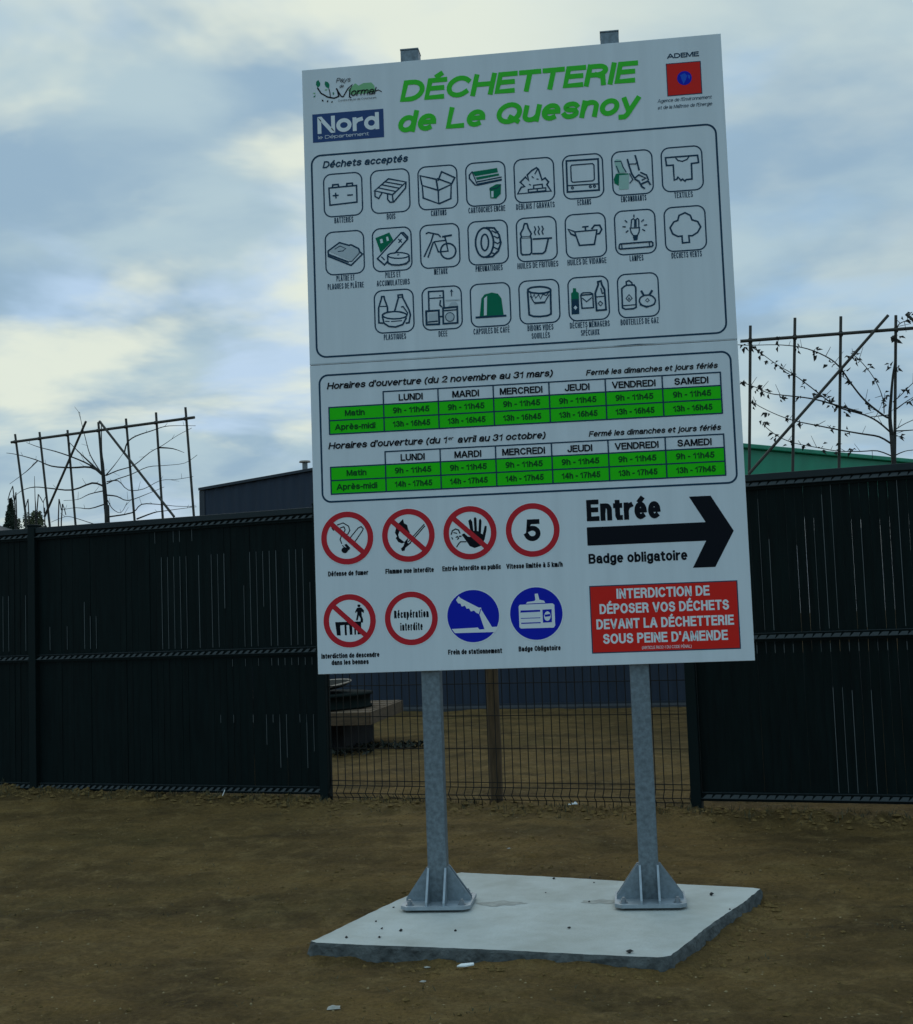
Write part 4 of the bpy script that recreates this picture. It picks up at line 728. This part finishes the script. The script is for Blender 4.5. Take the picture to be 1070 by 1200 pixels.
# ------------------------------------------------------------------ fence
ZT = 2.213
def fence_run(label, name, panels, posts):
    c = F((posts[0] + posts[-1]) / 2, 0, 0); root = thing(name, c, label, 'fence')
    for t in posts:
        m1 = MB(); m1.box((t - .035, -.035, -.15), (t + .035, .045, ZT + .012), 'fpost', lambda a, b_, z: F(a, b_, z)); po = m1.build('fence_post', root, bevel=.004)
        m1 = MB(); m1.box((t - .039, -.039, ZT + .012), (t + .039, .049, ZT + .03), 'fpost', lambda a, b_, z: F(a, b_, z)); m1.build('post_cap', po, bevel=.004)
    for (t0, t1, wide, dash) in panels:
        a, b_ = t0 + .036, t1 - .036; N = 45; sp = (b_ - a) / N
        m1 = MB(); gaps = [[random.uniform(.0014, .0042) for _ in range(N + 1)] for _ in range(4)]
        TILT = [(random.uniform(-.003, .002), random.uniform(-.003, .002)) for _ in range(N)]
        for k in range(N):
            tc_ = a + sp * (k + .5)
            for z0, z1, row in ((1.90, 2.165, 0), (1.165, 1.90, 1), (1.03, 1.11, 2), (.105, 1.03, 3)):
                gl, gr_ = gaps[row][k], gaps[row][k + 1]
                def G(gv, tt):
                    wz = wide(tt)
                    if row == 1: return gv * (.25 + .5 * wz)
                    if row == 2: return gv * .4
                    if row == 0: return gv * .25
                    return gv * (.2 + .55 * wz)
                l, r_ = tc_ - sp / 2 + G(gl, tc_ - sp / 2) / 2, tc_ + sp / 2 - G(gr_, tc_ + sp / 2) / 2
                d1, d2 = TILT[k]; m1.hexa([F(l, -.005, z0), F(r_, -.005, z0), F(r_, d2, z0), F(l, d1, z0), F(l, -.005, z1), F(r_, -.005, z1), F(r_, d2, z1), F(l, d1, z1)], 'slat')
        for k in range(1, N):
            t = a + sp * k; R = random.random
            segs = []
            if t > 0:
                if R() < .42: segs.append((1.18, random.choice((1.78, 1.82, 2.05, 2.11))))
                if R() < .85: segs.append((1.03, 1.085))
                if R() < .22: segs.append((.13, random.choice((.78, .8, 1.0))))
            elif t > -3.42:
                if R() < (.85 if t > -2.9 else .5): segs.append((1.18 + (.3 if R() < .2 else 0), 1.905 if R() < .9 else 1.65))
                if t > -2.75 and R() < .85: segs.append((1.03, 1.085))
                if t > -2.8 and R() < .4: segs.append((.60, .66))
                if t > -3.0 and R() < .14: segs.append((random.uniform(.2, .45), .66))
                if t < -2.9 and R() < .4: segs.append((2.02, 2.11))
            elif t < -4.6:
                if R() < .75: segs.append((1.2, 1.66))
            elif R() < .3: segs.append((1.2, random.uniform(1.35, 1.6)))
            w2 = random.uniform(.0009, .0021)
            for z0, z1 in segs: m1.box((t - w2, .0005, z0), (t + w2, .0035, z1), 'lit_slit_wire', F)  # thin wire strips with the light of the slits in their colour
        pn = m1.build('slat_panel', root)
        m1 = MB(); m1.box((a, -.01, 2.168), (b_, .034, ZT), 'frail', F); m1.build('cap_rail', pn, bevel=.003)
        for zc in (2.145, 1.137, .098):
            m1 = MB(); m1.box((a, -.008, zc - .032), (b_, .012, zc + .028), 'fpost', F)
            m1.tube([F(a, .04, zc - .012), F(b_, .04, zc - .012)], .0035, 'frail', 6)
            m1.tube([F(a, .018, zc + .024), F(b_, .018, zc + .024)], .0035, 'frail', 6)
            for k in range(N):
                tt = a + sp * (k + .5)
                m1.prism([F(tt - sp * .34, .040, zc - .011), F(tt - sp * .34 + dash * sp, .040, zc - .011), F(tt + sp * .10 + dash * sp * .7, .024, zc + .013), F(tt + sp * .10, .024, zc + .013)], tuple(FN * .003), 'fwire')
            m1.build('folded_rail', pn)
    return root
def wl(t): return 1.0 if t > -2.8 else .05
fence_run('dark slatted privacy fence behind the sign, left of the open wire mesh', 'slat_fence', [(-9.97, -7.25, wl, .58), (-7.25, -4.532, wl, .58), (-4.532, -1.865, wl, .58)], [-9.97, -7.25, -4.532, -1.865])
fence_run('dark slatted privacy fence running off to the right of the sign', 'slat_fence', [(.905, 3.62, lambda t: .0, .97), (3.62, 6.34, lambda t: .0, .97), (6.34, 9.06, lambda t: .0, .97)], [.905, 3.62, 6.34, 9.06])
mf = thing('mesh_fence', F(-.46, 0, 0), 'open welded wire mesh fence seen under the sign between the two dark slatted fences', 'fence')
a, b_ = -1.826, .866; N = 45; sp = (b_ - a) / N
m1 = MB(); prof = [(-.03, 0), (.05, 0), (.085, .045), (.135, 0), (1.10, 0), (1.13, .045), (1.165, 0), (2.11, 0), (2.14, .045), (2.17, 0), (2.2, 0)]
for k in range(N + 1):
    t = a + sp * k; m1.tube([F(t, o, z) for z, o in prof], .0036, 'mesh', 5)
m1.build('vertical_wires', mf)
m1 = MB()
for z, o in ((.05, .004), (.085, .049), (.135, .004), (.17, .004), (.407, .004), (.638, .004), (.865, .004), (1.10, .004), (1.13, .049), (1.165, .004), (1.4, .004), (1.64, .004), (1.87, .004), (2.11, .004), (2.14, .049), (2.17, .004)):
    m1.tube([F(a, o, z), F(b_, o, z)], .0034, 'mesh', 5)
m1.build('horizontal_wires', mf)
m1 = MB(); q0 = F(-.562, -.12, -.2)
zs = np.linspace(-.2, 2.05, 12); m1.tube([(F(-.562 - .004 * z, -.12, 0)[0], F(-.562 - .004 * z, -.12, 0)[1], float(z)) for z in zs], [.049 - .002 * (i % 3) for i in range(12)], 'timber', 14)
tag(m1.build('timber_post', loc=q0), 'round brown timber post standing right behind the wire mesh', 'post')

# ------------------------------------------------------------------ behind the fence: platform and tub
def Pf(a, b_, z, yaw=rad(-.5), o=(-2.28, 7.6)):
    return (o[0] + a * math.cos(yaw) - b_ * math.sin(yaw), o[1] + a * math.sin(yaw) + b_ * math.cos(yaw), z)
pl = thing('timber_platform', Pf(-.9, 1, -.05), 'weathered board platform on a dark block, seen through the wire mesh', 'platform')
m1 = MB()
for k in range(10): m1.box((-1.85, .02 + k * .2, .36), (-.004, .20 + k * .2, .40 + .004 * (k % 2)), 'deck', Pf)
m1.build('deck', pl, bevel=.004)
m1 = MB(); m1.box((-1.86, -.02, .262), (.012, .016, .398), 'deck', Pf); m1.build('side_board', pl, bevel=.004)
m1 = MB(); m1.box((.0, .018, .262), (.03, 2.02, .398), 'deck', Pf); m1.build('side_board', pl, bevel=.004)
m1 = MB(); m1.box((-1.8, .25, -.08), (-.30, 1.85, .355), 'plinth', Pf); m1.build('plinth', pl, bevel=.02)
tb = thing('round_tub', Pf(-.95, .95, .41), 'dark round tub with a tilted lid and pale rim, standing on the board platform', 'tub')
cx_, cy_, _ = Pf(-.98, .8, 0)
def lathe(b, prof, m, n=36, c=(0, 0), tilt=0, ty=0):
    vs = []; fs = []
    for r, z in prof:
        for k in range(n):
            an = 2 * math.pi * k / n; vs.append((c[0] + r * math.cos(an), c[1] + r * math.sin(an), z + tilt * r * math.cos(an) + ty * r * math.sin(an)))
    for i in range(len(prof) - 1):
        for k in range(n): fs.append((i * n + k, i * n + (k + 1) % n, (i + 1) * n + (k + 1) % n, (i + 1) * n + k))
    b.add(vs, fs, m, True)
m1 = MB(); lathe(m1, [(.0, .412), (.86, .412), (.86, .43), (.84, .435), (.84, .54), (.87, .545), (.87, .57), (0, .57)], 'tub', c=(cx_, cy_)); m1.build('tub_body', tb)
m1 = MB(); lathe(m1, [(.0, .585), (.62, .585), (.68, .62), (.66, .63), (.60, .61), (.0, .60)], 'tub', c=(cx_ - .06, cy_), tilt=.09, ty=.05); ld = m1.build('lid', tb)
m1 = MB(); lathe(m1, [(.685, .620), (.695, .63), (.685, .640), (.675, .63), (.685, .620)], 'rim', c=(cx_ - .06, cy_), tilt=.09, ty=.05); m1.build('rim', ld)
m1 = MB(); m1.tube([(cx_ + .05, cy_ - .88, .555), (cx_ + .05, cy_ - .90, .47)], .02, 'rim', 8); m1.build('handle', tb)
# weeds round its foot
M['olive_dark'] = mat('weed_leaves', (.022, .026, .014), .9, var=.4, vscale=8)
wb = MB()
def weed(x, y, n, s):
    for _ in range(n):
        an = random.uniform(0, 6.28); r = s * random.random() ** .5; z = -.04; h = random.uniform(.02, .07)
        px_, py_ = x + math.cos(an) * r * 1.6, y + math.sin(an) * r; l = random.uniform(.04, .1); a2 = random.uniform(0, 6.28)
        dx, dy = math.cos(a2) * l, math.sin(a2) * l
        wb.add([(px_, py_, z), (px_ + dx * .5 - dy * .25, py_ + dy * .5 + dx * .25, z + h * .7), (px_ + dx, py_ + dy, z + h), (px_ + dx * .5 + dy * .25, py_ + dy * .5 - dx * .25, z + h * .6)], [(0, 1, 2, 3)], 'olive_dark')
q = Pf(-.5, .05, 0); weed(q[0], q[1], 260, .35); q = Pf(.15, .7, 0); weed(q[0], q[1], 220, .3)
wb.build('weeds')['kind'] = 'stuff'

# ------------------------------------------------------------------ yard and blue building
b0 = Vector((-6.61, 15.55)); bu = Vector((5.16, -.95)).normalized(); bn = Vector((-bu.y, bu.x))
def B(a, d, z): p = b0 + bu * a + bn * d; return (p.x, p.y, z)
bl = thing('metal_building', B(4.4, 5, -.05), 'long low dark blue metal clad building with shallow gable behind the fence', 'building')
Wd = 8.9; rise = .094
m1 = MB()
n = 178; prof = []
for k in range(n + 1):
    a = Wd * k / n; prof.append((a, -.012 if (k % 4) in (1, 2) else .0))
vs = []; 
for a, d in prof:
    vs.append(B(a, d, -.1)); vs.append(B(a, d, 3.72 + rise * (a if a < Wd / 2 else Wd - a)))
m1.add(vs, [(2 * k, 2 * k + 2, 2 * k + 3, 2 * k + 1) for k in range(n)], 'cladding')
for a in (0, Wd): m1.add([B(a, 0, -.1), B(a, 14, -.1), B(a, 14, 3.72), B(a, 0, 3.72)], [(0, 1, 2, 3) if a == 0 else (3, 2, 1, 0)], 'cladding')
m1.add([B(0, 14, -.1), B(Wd, 14, -.1), B(Wd, 14, 3.72), B(Wd / 2, 14, 3.72 + rise * Wd / 2), B(0, 14, 3.72)], [(4, 3, 2, 1, 0)], 'cladding')
m1.build('wall', bl)
m1 = MB()
for s in (0, 1):
    e, r_ = (0, Wd / 2) if s == 0 else (Wd, Wd / 2)
    ov = -.03 if s == 0 else .03
    m1.hexa([B(e + ov, -.06, 3.725), B(r_, -.06, 3.725 + rise * Wd / 2), B(r_, 14.05, 3.725 + rise * Wd / 2), B(e + ov, 14.05, 3.725),
             B(e + ov, -.06, 3.77), B(r_, -.06, 3.77 + rise * Wd / 2), B(r_, 14.05, 3.77 + rise * Wd / 2), B(e + ov, 14.05, 3.77)], 'roof_edge')
rf = m1.build('roof', bl)
m1 = MB(); m1.box((-.03, -.03, -.1), (.07, -.013, 3.72), 'roof_edge', B); m1.build('corner_trim', bl)
m1 = MB(); m1.box((0.08, -.028, -.1), (Wd, -.014, .02), 'roof_edge', B); m1.build('base_trim', bl)
fx, fy_, _ = B(1.83, .25, 0)
m1 = MB(); m1.tube([(fx, fy_, 3.85), (fx, fy_, 4.10)], .045, 'pipe', 12); m1.tube([(fx, fy_, 4.11), (fx, fy_, 4.135)], [.10, .09], 'rim', 12); m1.build('flue', rf)
m1 = MB()
m1.hexa([B(-8, -.55, -.06), B(14, -.55, -.06), B(14, 22, -.06), B(-8, 22, -.06), B(-8, -.55, -.012), B(14, -.55, -.012), B(14, 22, -.012), B(-8, 22, -.012)], 'asphalt')
struct(m1.build('yard'))

# ------------------------------------------------------------------ green steel container
g0 = Vector((1.40, 7.58)); gu = Vector((math.cos(rad(46.5)), math.sin(rad(46.5)))); gn = Vector((-gu.y, gu.x))
def Gp(a, d, z): p = g0 + gu * a + gn * d; return (p.x, p.y, z)
gc = thing('green_canopy', Gp(3.2, 1.2, -.04), 'green steel canopy roof with a deep fascia, rising behind the right fence', 'canopy')
Lg = 6.6
m1 = MB(); m1.box((0, 0, 2.74), (Lg, .08, 3.05), 'green_steel', Gp); fa = m1.build('fascia', gc, bevel=.008)
m1 = MB(); m1.box((-.03, -.05, 3.052), (Lg + .03, .10, 3.10), 'green_steel', Gp); m1.build('top_flashing', fa, bevel=.008)
m1 = MB(); m1.hexa([Gp(-.02, -.35, 2.55), Gp(Lg, -.35, 2.55), Gp(Lg, -.004, 2.72), Gp(-.02, -.004, 2.72), Gp(-.02, -.35, 2.57), Gp(Lg, -.35, 2.57), Gp(Lg, -.004, 2.74), Gp(-.02, -.004, 2.74)], 'green_pale'); m1.build('eaves_sheet', gc)
m1 = MB(); m1.hexa([Gp(0, .10, 2.76), Gp(Lg, .10, 2.76), Gp(Lg, 2.4, 2.62), Gp(0, 2.4, 2.62), Gp(0, .10, 2.80), Gp(Lg, .10, 2.80), Gp(Lg, 2.4, 2.66), Gp(0, 2.4, 2.66)], 'green_pale'); m1.build('roof_sheet', gc)
for a, d in ((1.3, .04), (6.3, .04), (3.4, 2.2), (6.3, 2.2)):
    m1 = MB(); m1.box((a - .05, d - .036, -.06), (a + .05, d + .036, 2.735 if d < 1 else 2.61), 'roof_edge', Gp); m1.build('post', gc)

# ------------------------------------------------------------------ trained trees on cane frames
def frame(O, yaw):
    c, s = math.cos(rad(yaw)), math.sin(rad(yaw))
    return lambda t, z, d=0.0: (O[0] + c * t - s * d, O[1] + s * t + c * d, z)
def trellis(O, yaw, poles, diags, rail, r, label, mirror=None):
    fr = frame(O, yaw); root = thing('cane_trellis', fr(0, 0), label, 'trellis')
    for (a, b_) in poles:
        k = (b_[1] + .1) / (a[1] - b_[1]); t = b_[0] + (b_[0] - a[0]) * k * .3
        m1 = MB(); m1.tube([fr(t, -.1, .03), fr(b_[0], b_[1], .03), fr(a[0], a[1], .03)], r, 'bamboo', 8); m1.build('pole', root)
    for (a, b_) in diags:
        m1 = MB(); m1.tube([fr(a[0], a[1], -.04), fr(b_[0], b_[1], -.04)], r, 'bamboo', 8); m1.build('brace', root)
    m1 = MB(); m1.tube([fr(rail[0][0], rail[0][1], 0), fr(rail[1][0], rail[1][1], 0)], r * 1.15, 'bamboo', 8); m1.build('top_rail', root)
    for (a, b_) in poles:
        m1 = MB(); k = (rail[0][1] - b_[1]) / (a[1] - b_[1]); t = b_[0] + (a[0] - b_[0]) * k
        zr = rail[0][1] + (rail[1][1] - rail[0][1]) * (t - rail[0][0]) / (rail[1][0] - rail[0][0])
        m1.tube([fr(t, zr - .022, .01), fr(t, zr, .01), fr(t, zr + .022, .01)], [r * 1.2, r * 1.75, r * 1.2], 'bark', 8); m1.build('lashing', root)
    return fr
def smoothline(P, k=3):
    P = [Vector(p) for p in P]; out = []
    for i in range(len(P) - 1):
        p0 = P[max(i - 1, 0)]; p1 = P[i]; p2 = P[i + 1]; p3 = P[min(i + 2, len(P) - 1)]
        for j in range(k):
            t = j / k; out.append(.5 * ((2 * p1) + (p2 - p0) * t + (2 * p0 - 5 * p1 + 4 * p2 - p3) * t * t + (3 * p1 - p0 - 3 * p2 + p3) * t ** 3))
    out.append(P[-1]); return out
def trained_tree(fr, O, trunk, branches, r0, label, leaves=()):
    root = thing('trained_tree', fr(trunk[0][0], 0), label, 'tree')
    pts = [fr(trunk[0][0] + .01, -.1, .0)] + [fr(t, z, .0) for t, z in trunk]
    L = len(pts); m1 = MB(); m1.tube(smoothline(pts), [r0 * (1 - .86 * max(0, (i / (3 * (L - 1)) - .15)) / .85) for i in range(3 * (L - 1) + 1)], 'bark', 9); m1.build('trunk', root)
    for bi, b_ in enumerate(branches):
        ph = random.uniform(0, 6); pp = smoothline([fr(t, z, .03 * math.sin(i * .8 + ph) * min(1, i)) for i, (t, z) in enumerate(b_)]); n_ = len(pp)
        rb = r0 * random.uniform(.34, .46) if bi < 4 else r0 * random.uniform(.2, .32)
        m1 = MB(); m1.tube(pp, [max(.0032, rb * (1 - .8 * i / (n_ - 1))) for i in range(n_)], 'bark', 6)
        for k in range(2, n_ - 1, 2):
            if random.random() < .6:
                d = Vector((random.uniform(-.5, .5), random.uniform(-.5, .5), random.uniform(-.2, 1))).normalized() * random.uniform(.04, .13)
                m1.tube([pp[k], pp[k] + d], [.003, .0018], 'bark', 4)
        m1.build('branch', root)
    if leaves:
        m1 = MB()
        for t, z in leaves:
            for _ in range(random.randint(4, 6)):
                c = Vector(fr(t + random.gauss(0, .013), z + random.gauss(-.008, .016), random.gauss(0, .02)))
                l = random.uniform(.03, .065); a = Vector((random.gauss(0, 1), random.gauss(0, .7), random.gauss(-.6, .8))).normalized(); s_ = a.orthogonal().normalized() * l * random.uniform(.2, .4); nn = a.cross(s_).normalized() * l * .2
                m1.add([c, c + a * l * .4 + s_ + nn, c + a * l, c + a * l * .4 - s_ + nn], [(0, 1, 2), (0, 2, 3)], 'leaf')
        m1.build('dead_leaves', root)
    return root
fr = trellis(LT_O, LT_YAW, LT_POLES, LT_DIAG, LT_RAIL, .017, 'cane trellis frame over the left fence, holding a bare leafless tree')
trained_tree(fr, LT_O, LT_TRUNK, LT_BR, .036, 'bare leafless trained tree tied to the trellis over the left fence')
rt_rail = [RT_RAIL[0], (RT_RAIL[0][0] + 3.9, RT_RAIL[0][1] + (RT_RAIL[1][1] - RT_RAIL[0][1]) * 3.9 / (RT_RAIL[1][0] - RT_RAIL[0][0]))]
tx = RT_POLES[3][0][0]
rp = RT_POLES + [[(2 * tx - a[0], a[1] + .02), (2 * tx - b_[0], b_[1] + .02)] for a, b_ in RT_POLES[:3]]
rd = RT_DIAG + [[(2 * tx - a[0], a[1]), (2 * tx - b_[0], b_[1])] for a, b_ in RT_DIAG]
fr2 = trellis(RT_O, RT_YAW, rp, rd, rt_rail, .0125, 'cane trellis frame over the right fence, beside the sign')
trained_tree(fr2, RT_O, RT_TRUNK, RT_BR, .021, 'trained tree with shrivelled dead leaves, tied to the right trellis', RT_LEAF)
sh = thing('bare_shrub', fr(-.9, 0, -.3), 'thin bare upright shoots of a leafless shrub behind the left fence', 'shrub')
for s_ in SHOOTS:
    m1 = MB(); pp = [fr(s_[0][0], -.05, -.3)] + [fr(t, z, -.3) for t, z in s_]; m1.tube(smoothline(pp), [.012 - .009 * i / 9 for i in range(3 * (len(pp) - 1) + 1)], 'bark', 5); m1.build('stem', sh)

# ------------------------------------------------------------------ far left: house, conifer, bushes; far right bare tree
hs = thing('house', (-26, 43, -.05), 'low house with a dark slate roof and pale walls at the far left edge', 'house')
m1 = MB(); m1.box((-35, 40, -.1), (-25.5, 48, 5.75), 'render'); wal = m1.build('wall', hs)
m1 = MB(); v = [(-35.4, 39.6, 5.8), (-25.0, 39.6, 5.8), (-25.0, 48.4, 5.8), (-35.4, 48.4, 5.8), (-31, 44, 7.7), (-29.2, 44, 7.7)]
m1.add(v, [(0, 1, 5, 4), (1, 2, 5), (2, 3, 4, 5), (3, 0, 4), (3, 2, 1, 0)], 'slate'); m1.build('roof', hs)
for x in (-33, -30.5, -27.6):
    m1 = MB(); m1.box((x, 39.96, 1.0), (x + 1.1, 39.995, 2.4), 'glass'); m1.build('window', hs)
m1 = MB(); m1.box((-35.4, 39.5, 5.5), (-24.9, 39.59, 5.79), 'render'); m1.box((-24.99, 39.6, 5.5), (-24.9, 48.4, 5.79), 'render'); m1.build('gutter', hs)
def leafy(b, c, rx, rz, n, m, size, shape='ell'):
    for _ in range(n):
        if shape == 'cone':
            h = random.random() ** 1.4; r = rx * (1 - h) * (.55 + .45 * random.random()); an = random.uniform(0, 6.28)
            p = Vector((c[0] + r * math.cos(an), c[1] + r * math.sin(an), c[2] + rz * h))
        else:
            d = Vector((random.gauss(0, 1), random.gauss(0, 1), random.gauss(0, 1))).normalized() * (random.uniform(.55, 1.05))
            p = Vector((c[0] + d.x * rx, c[1] + d.y * rx, c[2] + d.z * rz))
        a = Vector((random.gauss(0, 1), random.gauss(0, 1), random.gauss(0, .6))).normalized(); q = a.orthogonal().normalized(); s_ = size * random.uniform(.5, 1.2)
        b.add([p - a * s_, p + q * s_ * .5, p + a * s_, p - q * s_ * .5], [(0, 1, 2, 3)], m)
ct = thing('conifer', (-25.9, 48.5, 0), 'dark pointed conifer tip rising behind the house roof at far left', 'tree')
m1 = MB(); m1.tube([(-25.9, 48.5, -.1), (-25.9, 48.5, 7.0)], [.16, .02], 'bark', 8); m1.build('trunk', ct)
m1 = MB(); leafy(m1, (-25.9, 48.5, 2.2), 1.35, 5.25, 5200, 'needle', .11, 'cone'); m1.build('crown', ct)
for i, (x, y, w_, top, lab) in enumerate(((-25.9, 50, .5, 6.95, 'olive green bushy tree right of the dark conifer, left one'), (-25.25, 50, .42, 7.1, 'olive green bushy tree between conifer and trellis, right one'), (-24.85, 50, .22, 6.45, 'small dark bush top beside the trellis foot at far left'))):
    tt = thing('bushy_tree', (x, y, 0), lab, 'tree', 'bushy trees beyond the left fence')
    m1 = MB(); m1.tube([(x, y, -.1), (x, y, top - .8)], [.12, .04], 'bark', 7); m1.build('trunk', tt)
    m1 = MB()
    for _ in range(9):
        leafy(m1, (x + random.uniform(-w_, w_) * .6, y + random.uniform(-w_, w_), top - .75 + random.uniform(-.9, .3)), w_ * .45, .42, 230, 'olive', .07)
    m1.build('crown', tt)
def bare_tree(x, y, h, label):
    root = thing('bare_tree', (x, y, 0), label, 'tree'); m1 = MB(); m2 = MB()
    m1.tube([(x, y, -.1), (x, y, h * .45)], [.16, .1], 'bark', 8)
    def grow(p, d, l, r, k, tgt):
        q = p + d * l; tgt.tube([p, q], [r, r * .6], 'bark', 4, cap=False)
        if k == 0: return
        for _ in range(3 if k > 1 else 4):
            dd = (d + Vector((random.gauss(0, .42), random.gauss(0, .42), random.gauss(.08, .3)))).normalized(); grow(q, dd, l * random.uniform(.6, .85), r * .55, k - 1, tgt)
    for _ in range(6): grow(Vector((x, y, h * random.uniform(.3, .45))), Vector((random.gauss(0, .45), random.gauss(0, .45), 1)).normalized(), h * .2, .05, 4, m2)
    m1.build('trunk', root); m2.build('crown', root)
bare_tree(12.6, 51, 7.4, 'far bare tree whose fine twig tops show above the right fence')
